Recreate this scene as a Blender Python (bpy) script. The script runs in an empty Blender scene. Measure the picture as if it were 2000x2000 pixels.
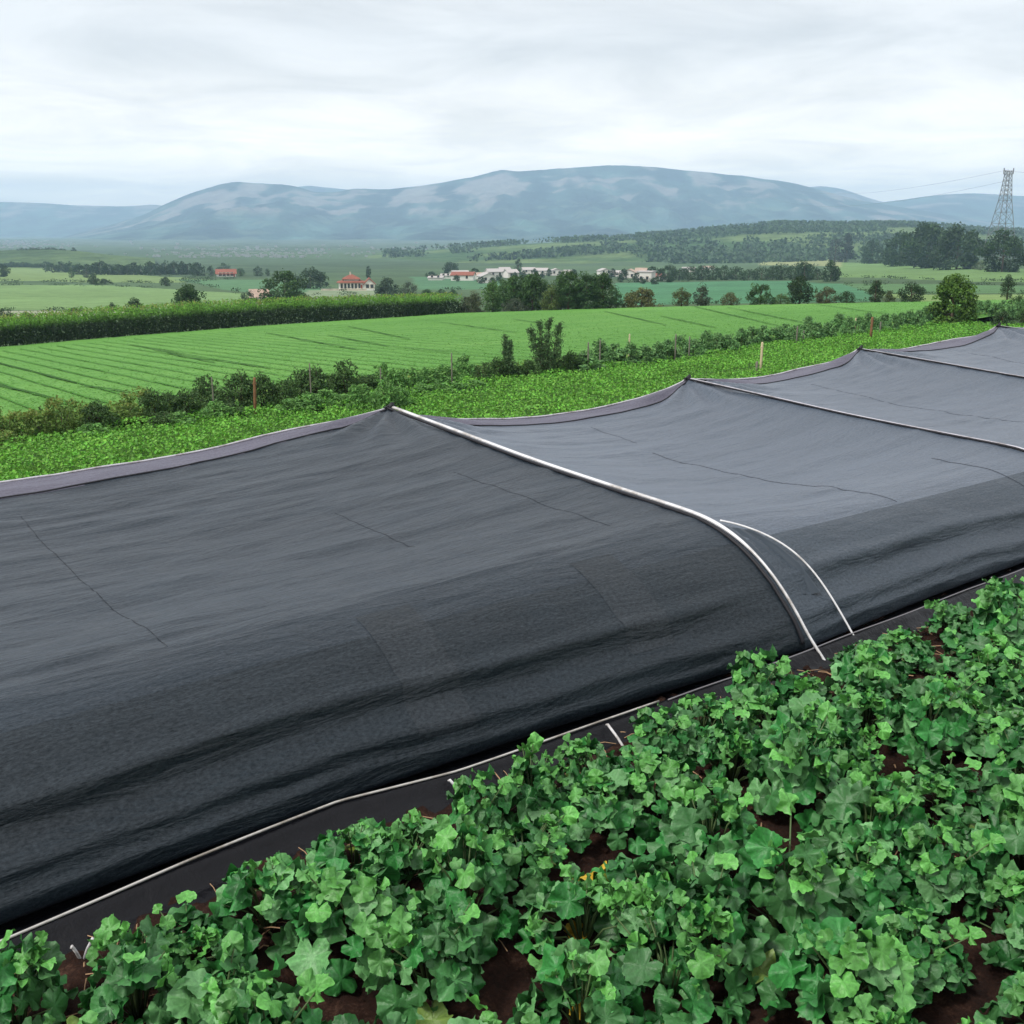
import bpy, math, random
import numpy as np
from mathutils import Vector, Matrix, noise as mnoise
random.seed(7)
rng = np.random.default_rng(7)
sc = bpy.context.scene
COL = sc.collection

# ------------------------------------------------------------------ camera, sky, sun, exposure
CAM_H, FPX = 4.0, 2000.0
PITCH = math.atan(550 / FPX)
CP, SP = math.cos(PITCH), math.sin(PITCH)
cd = bpy.data.cameras.new('camera'); cam = bpy.data.objects.new('camera', cd); COL.objects.link(cam)
cd.sensor_width = 36; cd.lens = 36.0; cd.clip_end = 40000; cd.clip_start = 0.05
cam.location = (0, 0, CAM_H); cam.rotation_euler = (math.pi / 2 - PITCH, 0, 0)
sc.camera = cam
sc.view_settings.view_transform = 'Standard'; sc.view_settings.look = 'None'
sc.view_settings.exposure = 0.06; sc.view_settings.gamma = 1.0
sc.cycles.use_denoising = True
sc.cycles.volume_bounces = 1
sc.cycles.max_bounces = 8; sc.cycles.diffuse_bounces = 3; sc.cycles.glossy_bounces = 3
sc.cycles.transmission_bounces = 4; sc.cycles.transparent_max_bounces = 8

SUN_EL, SUN_AZ = math.radians(52), math.radians(-125)      # overcast: a broad soft sun, high behind the left shoulder
w = bpy.data.worlds.new('World'); sc.world = w; w.use_nodes = True
nt = w.node_tree; N, L = nt.nodes, nt.links
N.clear()
def nd(t, **k):
    n = N.new(t)
    for a, b in k.items(): setattr(n, a, b)
    return n
def mth(op, a, b=None, clamp=False):
    n = nd('ShaderNodeMath', operation=op, use_clamp=clamp)
    for i, x in enumerate((a, b)):
        if x is None: continue
        if isinstance(x, (int, float)): n.inputs[i].default_value = x
        else: L.new(x, n.inputs[i])
    return n.outputs[0]
sky = nd('ShaderNodeTexSky', sky_type='NISHITA', sun_disc=False, sun_elevation=SUN_EL, sun_rotation=SUN_AZ)
tc = nd('ShaderNodeTexCoord'); sx = nd('ShaderNodeSeparateXYZ'); L.new(tc.outputs['Generated'], sx.inputs[0])
el = mth('MAXIMUM', sx.outputs[2], 0.0)
den = mth('ADD', el, 0.10)
cx = nd('ShaderNodeCombineXYZ')
L.new(mth('DIVIDE', sx.outputs[0], den), cx.inputs[0]); L.new(mth('DIVIDE', sx.outputs[1], den), cx.inputs[1])
nz = nd('ShaderNodeTexNoise'); nz.inputs['Scale'].default_value = 1.05; nz.inputs['Detail'].default_value = 9
nz.inputs['Roughness'].default_value = 0.56; nz.inputs['Distortion'].default_value = 0.5
L.new(cx.outputs[0], nz.inputs['Vector'])
cr = nd('ShaderNodeValToRGB')
cr.color_ramp.elements[0].position = 0.33; cr.color_ramp.elements[0].color = (0.825, 0.832, 0.842, 1)
cr.color_ramp.elements[1].position = 0.62; cr.color_ramp.elements[1].color = (1.10, 1.095, 1.09, 1)
L.new(nz.outputs[0], cr.inputs[0])
mr = nd('ShaderNodeMapRange', interpolation_type='SMOOTHSTEP')
mr.inputs[1].default_value = 0.24; mr.inputs[2].default_value = 0.8; mr.inputs[3].default_value = 1.0; mr.inputs[4].default_value = 1.3
L.new(el, mr.inputs[0])                                     # overcast sky: zenith brighter than horizon
hz_ = nd('ShaderNodeMapRange', interpolation_type='SMOOTHSTEP'); hz_.inputs[1].default_value = 0.03; hz_.inputs[2].default_value = 0.17
hz_.inputs[3].default_value = 0.0; hz_.inputs[4].default_value = 1.0; L.new(el, hz_.inputs[0])
hmx = nd('ShaderNodeMix', data_type='RGBA'); L.new(hz_.outputs[0], hmx.inputs[0])       # low sky brightened and warmed to offset the haze in front
hmx.inputs[6].default_value = (1.88, 1.70, 1.48, 1); hmx.inputs[7].default_value = (1, 1, 1, 1)
vmm = nd('ShaderNodeVectorMath', operation='MULTIPLY'); L.new(cr.outputs[0], vmm.inputs[0]); L.new(hmx.outputs[2], vmm.inputs[1])
vm = nd('ShaderNodeVectorMath', operation='SCALE'); L.new(vmm.outputs[0], vm.inputs[0]); L.new(mr.outputs[0], vm.inputs['Scale'])
b1 = nd('ShaderNodeBackground'); L.new(sky.outputs[0], b1.inputs[0]); b1.inputs[1].default_value = 0.06
b2 = nd('ShaderNodeBackground'); L.new(vm.outputs[0], b2.inputs[0]); b2.inputs[1].default_value = 1.0
mxs = nd('ShaderNodeMixShader'); mxs.inputs[0].default_value = 0.88
L.new(b1.outputs[0], mxs.inputs[1]); L.new(b2.outputs[0], mxs.inputs[2])
wo = nd('ShaderNodeOutputWorld'); L.new(mxs.outputs[0], wo.inputs[0])

sd = bpy.data.lights.new('sun', 'SUN'); sd.energy = 3.0; sd.angle = math.radians(10); sd.color = (1, 0.95, 0.88)
sun = bpy.data.objects.new('sun', sd); COL.objects.link(sun)
sdir = Vector((math.cos(SUN_EL) * math.sin(SUN_AZ), math.cos(SUN_EL) * math.cos(SUN_AZ), math.sin(SUN_EL)))
sun.rotation_euler = (-sdir).to_track_quat('-Z', 'Y').to_euler()

# ------------------------------------------------------------------ helpers
def ray(u, v):
    x = (u - 1000) / FPX; y = (v - 1000) / FPX
    return np.array([x, CP - y * SP, -SP - y * CP])
def sstep(a, b, x):
    t = np.clip((x - a) / (b - a), 0, 1); return t * t * (3 - 2 * t)
AX = np.array([.8, .6]); AN = np.array([-.6, .8]); S1, N1 = 7.757, 5.462      # tunnel axis, normal, first hoop foot
def sn(s, n): return AX * (s + S1) + AN * n                                     # s measured from the first hoop

def v2r(v):
    d = ray(1000, v); return -d[2] / d[1]
TD = np.log(np.array([60, 75, 110, 160, 220, 300, 420, 600, 800, 1100, 1600, 2500, 4000, 7000, 11000.]))
TX = [-.55, 0, .22, .45]
TV = [[694, 682, 648, 622, 600, 577, 556, 540, 531, 517, 498, 481, 469, 463, 460],
      [694, 660, 614, 606, 596, 582, 562, 541, 529, 515, 499, 482, 470, 463, 460],
      [680, 640, 600, 588, 576, 562, 548, 535, 524, 512, 498, 482, 470, 463, 460],
      [640, 620, 590, 578, 567, 547, 528, 516, 506, 497, 488, 479, 470, 463, 460]]
TR = [[v2r(v) for v in row] for row in TV]
def zfar(X, Y):
    Y = np.maximum(Y, 20.); x = np.clip(X / Y, -.8, .7); ld = np.log(Y)
    rs = np.array([np.interp(ld, TD, r) for r in TR]); out = np.empty_like(x)
    xs = np.clip(x, TX[0], TX[-1]); out = rs[0] * 0
    for i in range(len(TX) - 1):
        m = (xs >= TX[i]) & (xs <= TX[i + 1]); t = (xs - TX[i]) / (TX[i + 1] - TX[i])
        out = np.where(m, rs[i] * (1 - t) + rs[i + 1] * t, out)
    return CAM_H - out * Y
def terrain(X, Y):
    X = np.asarray(X, float); Y = np.asarray(Y, float)
    s = X * .8 + Y * .6 - S1; n = -.6 * X + .8 * Y
    z0 = .013 * np.clip(s, 0, 40)
    zp = CAM_H - (4.8 + .036 * Y - .03 * X)
    z = z0 + (zp - z0) * sstep(14, 23, n)
    x = X / np.maximum(Y, 1.)
    Db = np.interp(x, [-.55, -.06, .12, .5], [78, 112, 112, 106])
    k = sstep(0, 1, (Y - Db - 3) / 35)
    return z * (1 - k) + zfar(X, Y) * k
def at(u, v, z_up=0.0):
    """where the sight line through a picture point meets the ground"""
    d = ray(u, v); t = 3.0; 
    ts = np.concatenate([np.linspace(3, 140, 1400), np.geomspace(140.1, 11000, 3000)])
    P = d[None, :] * ts[:, None]; g = terrain(P[:, 0], P[:, 1]) + z_up
    h = P[:, 2] + CAM_H - g
    i = int(np.argmax(h < 0))
    if h[i] >= 0: i = len(ts) - 1
    if i > 0:
        a = h[i - 1] / (h[i - 1] - h[i]); t = ts[i - 1] + a * (ts[i] - ts[i - 1])
    else: t = ts[i]
    p = d * t; p[2] += CAM_H; return p
def height_px(p, vb, vt):
    """real height of something at p that spans picture rows vb..vt"""
    return (v2r(vb) - v2r(vt)) * p[1]

def new_mesh(name, V, F, cols=None, smooth=True):
    """F: array (m,k) or list of arrays of equal-length faces"""
    me = bpy.data.meshes.new(name)
    V = np.asarray(V, np.float32)
    if isinstance(F, np.ndarray): F = [F]
    F = [np.asarray(f, np.int32) for f in F if len(f)]
    me.vertices.add(len(V)); me.vertices.foreach_set('co', V.ravel())
    nl = sum(f.size for f in F); npol = sum(len(f) for f in F)
    me.loops.add(nl); me.loops.foreach_set('vertex_index', np.concatenate([f.ravel() for f in F]))
    me.polygons.add(npol)
    tot = np.concatenate([np.full(len(f), f.shape[1], np.int32) for f in F])
    st = np.concatenate([[0], np.cumsum(tot)[:-1]]).astype(np.int32)
    me.polygons.foreach_set('loop_start', st); me.polygons.foreach_set('loop_total', tot)
    me.polygons.foreach_set('use_smooth', np.full(npol, smooth))
    me.update(calc_edges=True); me.validate()
    if cols is not None:
        a = me.color_attributes.new('Col', 'FLOAT_COLOR', 'POINT')
        c = np.ones((len(V), 4), np.float32); c[:, :3] = cols
        a.data.foreach_set('color', c.ravel())
    return me
def link(name, me, mat=None, parent=None, loc=None):
    o = bpy.data.objects.new(name, me); COL.objects.link(o)
    if mat is not None and not me.materials:
        for m in (mat if isinstance(mat, (list, tuple)) else [mat]): me.materials.append(m)
    if parent is not None: o.parent = parent
    if loc is not None: o.location = [float(c) for c in loc]
    return o
def tag(o, label=None, cat=None, group=None, kind=None):
    if label: o['label'] = label
    if cat: o['category'] = cat
    if group: o['group'] = group
    if kind: o['kind'] = kind
    return o
def thing(name, label, cat, loc=(0, 0, 0), rz=0.0, group=None, kind=None):
    o = bpy.data.objects.new(name, None); COL.objects.link(o); o.empty_display_size = .2
    o.location = [float(c) for c in loc]; o.rotation_euler = (0, 0, rz)
    return tag(o, label, cat, group, kind)
KIDS = {}
def dup(root, loc, rz=0.0, scale=(1, 1, 1), label=None, group=None):
    r = root.copy(); COL.objects.link(r); r.location = [float(c) for c in loc]; r.rotation_euler = (0, 0, rz); r.scale = scale
    if label: r['label'] = label
    if group: r['group'] = group
    for ch in list(root.children):
        c = ch.copy(); COL.objects.link(c); c.parent = r
        for g in list(ch.children):
            d = g.copy(); COL.objects.link(d); d.parent = c
    return r
class MB:
    """collects boxes, tubes and prisms into one mesh"""
    def __init__(s): s.v, s.q, s.t, s.n = [], [], [], 0
    def add(s, V, quads=(), tris=()):
        V = np.asarray(V, float); s.v.append(V)
        if len(quads): s.q.append(np.asarray(quads) + s.n)
        if len(tris): s.t.append(np.asarray(tris) + s.n)
        s.n += len(V)
    def box(s, x0, x1, y0, y1, z0, z1, rz=0, c=(0, 0)):
        V = np.array([(x, y, z) for z in (z0, z1) for x, y in ((x0, y0), (x1, y0), (x1, y1), (x0, y1))], float)
        if rz:
            ca, sa = math.cos(rz), math.sin(rz); p = V[:, :2] - c
            V[:, 0] = c[0] + p[:, 0] * ca - p[:, 1] * sa; V[:, 1] = c[1] + p[:, 0] * sa + p[:, 1] * ca
        s.add(V, [(0, 3, 2, 1), (4, 5, 6, 7), (0, 1, 5, 4), (1, 2, 6, 5), (2, 3, 7, 6), (3, 0, 4, 7)])
    def tube(s, pts, r, k=8, cap=True, flat=1.0):
        P = np.asarray(pts, float); n = len(P)
        r = np.full(n, r, float) if np.isscalar(r) else np.asarray(r, float)
        T = np.gradient(P, axis=0); T /= np.linalg.norm(T, axis=1)[:, None] + 1e-12
        up = np.array([0, 0, 1.]) if abs(T[0, 2]) < .9 else np.array([1., 0, 0])
        V = []
        for i in range(n):
            a = np.cross(T[i], up); la = np.linalg.norm(a)
            if la < 1e-4: a = np.cross(T[i], [0, 1, 0]); la = np.linalg.norm(a)
            a /= la; b = np.cross(a, T[i])
            if i: 
                pass
            for j in range(k):
                t = 2 * math.pi * j / k
                V.append(P[i] + r[i] * (math.cos(t) * a + math.sin(t) * flat * b))
        Q = [(i * k + j, i * k + (j + 1) % k, (i + 1) * k + (j + 1) % k, (i + 1) * k + j) for i in range(n - 1) for j in range(k)]
        V = list(V); tr = []
        if cap:
            V += [P[0], P[-1]]; m = n * k
            tr = [(m, (j + 1) % k, j) for j in range(k)] + [(m + 1, (n - 1) * k + j, (n - 1) * k + (j + 1) % k) for j in range(k)]
        s.add(V, Q, tr)
    def mesh(s, name, smooth=False):
        F = []
        if s.q: F.append(np.concatenate(s.q))
        if s.t: F.append(np.concatenate(s.t))
        return new_mesh(name, np.concatenate(s.v), F, smooth=smooth)
    def build(s, name, mat, parent=None, smooth=False, loc=None):
        return link(name, s.mesh(name, smooth), mat, parent, loc)

# ------------------------------------------------------------------ materials
def mat(name, col=(.5, .5, .5), rough=.7, spec=.3, metal=0.0):
    m = bpy.data.materials.new(name); m.use_nodes = True
    b = m.node_tree.nodes['Principled BSDF']
    b.inputs['Base Color'].default_value = (*col, 1); b.inputs['Roughness'].default_value = rough
    b.inputs['Specular IOR Level'].default_value = spec; b.inputs['Metallic'].default_value = metal
    return m
class G:
    """little node-graph writer for one material"""
    def __init__(s, m): s.t = m.node_tree; s.b = s.t.nodes['Principled BSDF']; s.o = s.t.nodes['Material Output']
    def n(s, t, **k):
        x = s.t.nodes.new(t)
        for a, b in k.items(): setattr(x, a, b)
        return x
    def l(s, a, b): s.t.links.new(a, b)
    def noise(s, vec, scale, detail=4, rough=.55, dist=0.0, stretch=None):
        if stretch is not None:
            mp = s.n('ShaderNodeMapping'); mp.inputs['Scale'].default_value = stretch; s.l(vec, mp.inputs[0]); vec = mp.outputs[0]
        x = s.n('ShaderNodeTexNoise'); s.l(vec, x.inputs['Vector'])
        x.inputs['Scale'].default_value = scale; x.inputs['Detail'].default_value = detail
        x.inputs['Roughness'].default_value = rough; x.inputs['Distortion'].default_value = dist
        return x.outputs[0]
    def obj(s): return s.n('ShaderNodeTexCoord').outputs['Object']
    def attr(s, name='Col'):
        a = s.n('ShaderNodeAttribute'); a.attribute_name = name; return a.outputs['Color']
    def ramp(s, fac, stops):
        r = s.n('ShaderNodeValToRGB'); e = r.color_ramp.elements
        while len(e) < len(stops): e.new(.5)
        for x, (p, c) in zip(e, stops): x.position = p; x.color = (*c, 1) if len(c) == 3 else c
        s.l(fac, r.inputs[0]); return r.outputs[0]
    def mix(s, fac, a, b, mode='MIX'):
        x = s.n('ShaderNodeMix', data_type='RGBA', blend_type=mode)
        for i, q in ((0, fac), (6, a), (7, b)):
            if isinstance(q, (int, float)): x.inputs[i].default_value = q
            elif isinstance(q, tuple): x.inputs[i].default_value = (*q, 1)
            else: s.l(q, x.inputs[i])
        return x.outputs[2]
    def math(s, op, a, b=0.0):
        x = s.n('ShaderNodeMath', operation=op)
        for i, q in enumerate((a, b)):
            if isinstance(q, (int, float)): x.inputs[i].default_value = q
            else: s.l(q, x.inputs[i])
        return x.outputs[0]
    def bump(s, h, strength=.3, dist=.02, chain=None):
        x = s.n('ShaderNodeBump'); x.inputs['Strength'].default_value = strength; x.inputs['Distance'].default_value = dist
        s.l(h, x.inputs['Height'])
        if chain is not None: s.l(chain, x.inputs['Normal'])
        return x.outputs[0]
    def base(s, c): s.l(c, s.b.inputs['Base Color'])
    def normal(s, n): s.l(n, s.b.inputs['Normal'])

def leaf_mat(name, rough=.5, spec=.35, trans=.25, detail=40.0, var=.25, under=None, crinkle=0):
    m = mat(name, rough=rough, spec=spec); g = G(m)
    c = g.attr(); nz = g.noise(g.obj(), detail, 3)
    f = g.ramp(nz, [(.25, (1 - var,) * 3), (.75, (1 + var,) * 3)])
    c2 = g.mix(1.0, c, f, 'MULTIPLY')
    if under: c2 = g.mix(g.math('MULTIPLY', g.n('ShaderNodeNewGeometry').outputs['Backfacing'], .4), c2, under)
    if crinkle: g.normal(g.bump(g.noise(g.obj(), crinkle, 4, .6), .55, .012))
    g.base(c2)
    if trans:
        t = g.n('ShaderNodeBsdfTranslucent'); g.l(c2, t.inputs['Color'])
        mx = g.n('ShaderNodeMixShader'); mx.inputs[0].default_value = trans
        g.l(g.b.outputs[0], mx.inputs[1]); g.l(t.outputs[0], mx.inputs[2]); g.l(mx.outputs[0], g.o.inputs['Surface'])
    return m
M_LEAF = leaf_mat('tree_leaf', .6, .25, .2, 3.0)
M_WEED = leaf_mat('weed_leaf', .6, .25, .25, 12.0)
M_SQUASH = leaf_mat('squash_leaf', .42, .38, .08, 60.0, .28, (.080, .190, .070), 38.0)
M_BARK = mat('bark', (.11, .085, .06), .9, .1)
M_STEM = mat('plant_stem', (.07, .115, .04), .6, .3)
M_STRAW = mat('dry_stem', (.33, .21, .12), .8, .2)
M_WOOD = mat('weathered_post', (.20, .105, .055), .85, .15)
M_POLE = mat('white_pvc', (.66, .66, .68), .35, .5)
M_ROD = mat('grey_rod', (.46, .45, .43), .4, .5)
M_CORD = mat('pale_cord', (.50, .49, .54), .6, .3)
M_GREYC = mat('grey_cord', (.16, .155, .17), .5, .4)
M_SEAM = mat('seam_thread', (.010, .0115, .0145), .7, .2)
M_SEAM2 = mat('skylit_seam_thread', (.030, .034, .042), .7, .2)  # seam tone lightened to go with the cloth that has sky light painted in
M_DARK = mat('dark_hem', (.012, .012, .016), .6, .3)
M_STEEL = mat('galvanised_steel', (.18, .19, .21), .55, .4, .3)
M_WALL = mat('white_render', (.78, .76, .72), .8, .2)
M_WALL2 = mat('cream_render', (.62, .55, .45), .85, .2)
M_TILE = mat('clay_tile', (.25, .088, .058), .8, .2)
M_TILE2 = mat('faded_tile', (.40, .30, .24), .85, .2)
M_REDB = mat('red_board', (.33, .07, .05), .8, .2)
M_GLASS = mat('dark_window', (.03, .035, .045), .15, .5)
for m_, sc_ in ((M_TILE, 1.5), (M_TILE2, 1.5), (M_BARK, 6), (M_WOOD, 9), (M_WALL, .8), (M_WALL2, .8)):
    g = G(m_); c0 = tuple(g.b.inputs['Base Color'].default_value)[:3]
    nn = g.noise(g.obj(), sc_, 5)
    g.base(g.ramp(nn, [(.3, tuple(x * .72 for x in c0)), (.7, tuple(min(1, x * 1.2) for x in c0))]))

def cloth(name, c_lo, c_hi, rough, spec, sheen=.0, sheen_tint=(.6, .62, .75)):
    m = mat(name, rough=rough, spec=spec); g = G(m); o = g.obj()
    uv = g.n('ShaderNodeUVMap').outputs[0]                                   # u along the tunnel, v over the hoop, both in metres
    big = g.noise(uv, .9, 5, .6, stretch=(.35, 1, 1)); grain = g.noise(uv, 44, 3, .8, stretch=(.55, 1, 1))
    blot = g.noise(uv, 3.2, 4, .6)
    f = g.math('ADD', g.math('MULTIPLY', big, .22), g.math('ADD', g.math('MULTIPLY', grain, .62), g.math('MULTIPLY', blot, .16)))
    g.base(g.ramp(f, [(.36, c_lo), (.64, c_hi)]))
    wr = g.noise(uv, 2.6, 6, .62, .6, stretch=(.32, 1.5, 1))
    wr2 = g.noise(uv, 9.0, 4, .6, .3, stretch=(.35, 1, 1))
    n1 = g.bump(wr, .7, .06); n2 = g.bump(wr2, .6, .025, n1); n3 = g.bump(grain, .4, .004, n2)
    g.normal(n3)
    g.l(g.math('ADD', g.math('MULTIPLY', grain, spec * 2.2), -spec * .1), g.b.inputs['Specular IOR Level'])
    rr = g.math('ADD', g.math('MULTIPLY', blot, .2), rough - .1); g.l(rr, g.b.inputs['Roughness'])
    g.b.inputs['Sheen Weight'].default_value = sheen; g.b.inputs['Sheen Roughness'].default_value = .45
    g.b.inputs['Sheen Tint'].default_value = (*sheen_tint, 1)
    return m
M_CLOTH = cloth('black_shade_cloth', (.0042, .0085, .0135), (.0140, .0245, .0365), .40, .36, .05)
M_SIDE = cloth('heavy_side_cloth', (.0036, .0068, .0100), (.0130, .0215, .0300), .45, .33, .02)
M_SKYLIT_SIDE = cloth('skylit_side_cloth', (.0155, .0230, .0320), (.038, .053, .071), .45, .36, .07)  # lighter copy of the side cloth, with the same sky light in its colour
M_SKYLIT = cloth('skylit_shade_cloth', (.031, .044, .062), (.068, .089, .119), .38, .46, .16, (.62, .63, .78))  # lighter copy of the black cloth: sky light on sagging bays put into colour
M_CLOTH2 = cloth('double_shade_cloth', (.0068, .0100, .0135), (.0205, .0285, .037), .46, .34, .0)
M_RIDGE = cloth('thin_shade_cloth', (.060, .057, .082), (.105, .100, .135), .6, .4, .12)
M_FILM = mat('black_film', (.0035, .0034, .0052), .36, .20)
for m_, sc_ in ((M_POLE, 2.2), (M_ROD, 3.0), (M_CORD, 4.0)):
    g = G(m_); c0 = tuple(g.b.inputs['Base Color'].default_value)[:3]
    g.base(g.ramp(g.noise(g.obj(), sc_, 6, .7), [(.36, tuple(x * .48 * y for x, y in zip(c0, (1, .93, .84)))), (.52, tuple(x * .95 for x in c0)), (.7, c0)]))
g = G(M_FILM); o_ = g.obj(); g.normal(g.bump(g.noise(o_, 5, 5, .6, .2), .6, .05))
g.l(g.math('ADD', g.math('MULTIPLY', g.noise(o_, 3, 4), .3), .22), g.b.inputs['Roughness'])

M_SOIL = mat('red_soil', rough=.95, spec=.15); g = G(M_SOIL); o_ = g.obj()
f = g.math('ADD', g.math('MULTIPLY', g.noise(o_, 5, 6, .65), .6), g.math('MULTIPLY', g.noise(o_, 45, 4, .7), .4))
g.base(g.ramp(f, [(.36, (.008, .004, .003)), (.54, (.030, .0135, .009)), (.70, (.10, .054, .035))]))
g.normal(g.bump(g.noise(o_, 22, 6, .7), .9, .04))
M_GROUND = mat('grassy_earth', rough=.95, spec=.1); g = G(M_GROUND); o_ = g.obj()
g.base(g.ramp(g.noise(o_, 1.2, 6, .65), [(.35, (.035, .06, .016)), (.65, (.085, .13, .03))]))
g.normal(g.bump(g.noise(o_, 9, 5, .7), .8, .08))

# ------------------------------------------------------------------ terrain
def grid_faces(nu, nv):
    i = np.arange(nu - 1)[:, None] * nv + np.arange(nv - 1)[None, :]
    return np.stack([i, i + nv, i + nv + 1, i + 1], -1).reshape(-1, 4)
def pnoise(X, Y, sc_, seed=0.0, oct_=3):
    return np.array([mnoise.fractal(Vector((x * sc_ + seed, y * sc_ - seed, seed)), 1.0, 2.0, oct_) for x, y in zip(np.ravel(X), np.ravel(Y))]).reshape(np.shape(X))
xs = np.linspace(-48, 62, 111); ys = np.linspace(-16, 36, 53)
Xg, Yg = np.meshgrid(xs, ys, indexing='ij')
V = np.stack([Xg, Yg, terrain(Xg, Yg) - .06], -1).reshape(-1, 3)
tag(link('ground', new_mesh('ground', V, grid_faces(len(xs), len(ys))), M_GROUND), kind='structure')

def inpoly(px, py, poly):
    c = np.zeros(px.shape, bool); n = len(poly); j = n - 1
    for i in range(n):
        (xi, yi), (xj, yj) = poly[i], poly[j]
        if yi != yj:
            c ^= ((yi > py) != (yj > py)) & (px < (xj - xi) * (py - yi) / (yj - yi) + xi)
        j = i
    return c
def project(X, Y, Z):
    dz = Z - CAM_H; f = Y * CP - dz * SP; d = -Y * SP - dz * CP
    return 1000 + FPX * X / f, 1000 + FPX * d / f
xr = np.linspace(-1.25, 1.25, 640); Dr = np.concatenate([np.linspace(30, 110, 40)[:-1], np.geomspace(110, 1400, 330)[:-1], np.geomspace(1400, 9550, 70)])
XR, DR = np.meshgrid(xr, Dr, indexing='ij'); XX = XR * DR
wob = pnoise(XX, DR, 1 / 170., 3.1) * np.clip((DR - 160) / 300, 0, 1) * DR * .0016
ZZ = terrain(XX, DR) + wob - .05 - .25 * sstep(60, 75, DR) * (1 - sstep(112, 135, DR))
U, Vv = project(XX, DR, ZZ)
cN = pnoise(XX, DR, 1 / 55., 9.7); cM = pnoise(XX, DR, 1 / 400., 5.2)
C = np.empty(XX.shape + (3,)); C[...] = (.064, .105, .050)
C *= (1 + .35 * cM + .25 * cN)[..., None]
wv = Vv + 3 * cN
FIELDS = [  # cultivated fields of the valley floor
    ([(-400, 556), (0, 556), (250, 560), (480, 574), (560, 590), (520, 603), (200, 604), (0, 606), (-400, 610)], (.150, .240, .095)),
    ([(-400, 530), (0, 521), (150, 526), (330, 541), (440, 546), (330, 553), (100, 550), (-400, 552)], (.155, .225, .085)),
    ([(-400, 608), (0, 608), (230, 606), (300, 612), (120, 620), (-400, 628)], (.25, .27, .19)),
    ([(340, 545), (520, 546), (620, 560), (700, 575), (560, 578), (440, 566)], (.085, .175, .085)),
    ([(600, 566), (760, 566), (760, 585), (580, 586)], (.19, .24, .15)),
    ([(800, 540), (960, 543), (1000, 566), (820, 566)], (.075, .165, .085)),
    ([(1200, 552), (1480, 548), (1640, 552), (1700, 560), (1700, 588), (1200, 596)], (.065, .175, .090)),
    ([(1640, 553), (1900, 556), (2400, 562), (2400, 575), (1700, 572)], (.085, .165, .07)),
    ([(1640, 512), (1700, 515), (1850, 522), (2400, 535), (2400, 553), (1900, 549), (1630, 540)], (.125, .210, .075)),
    ([(1480, 508), (1650, 508), (1640, 520), (1480, 518)], (.24, .26, .12)),
    ([(1700, 574), (2400, 577), (2400, 588), (1800, 588)], (.17, .25, .09)),
    ([(-400, 499), (30, 492), (170, 494), (215, 499), (60, 508), (-400, 508)], (.07, .12, .055)),
]
for poly, c in FIELDS:
    m = inpoly(U, wv, poly); C[m] = np.array(c) * (1 + .13 * cN[m] + .10 * cM[m])[:, None]
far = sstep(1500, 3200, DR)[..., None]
plain = np.stack([.085 + .04 * cN, .12 + .04 * cN, .085 + .03 * cN], -1)  # greyer with distance: part of the haze is put into the colour
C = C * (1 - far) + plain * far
M_VALLEY = mat('valley_fields', rough=.95, spec=.1); g = G(M_VALLEY); o_ = g.obj()
f = g.math('ADD', g.math('MULTIPLY', g.noise(o_, .12, 6, .65), .5), g.math('MULTIPLY', g.noise(o_, .9, 4, .7), .5))
g.base(g.mix(1.0, g.attr(), g.ramp(f, [(.33, (.62, .66, .62)), (.67, (1.3, 1.28, 1.25))]), 'MULTIPLY'))
g.normal(g.bump(g.noise(o_, .8, 5, .7), .7, .5))
V = np.stack([XX, DR, ZZ], -1).reshape(-1, 3)
tag(link('valley_terrain', new_mesh('valley_terrain', V, grid_faces(len(xr), len(Dr)), C.reshape(-1, 3)), M_VALLEY), kind='structure')

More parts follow.
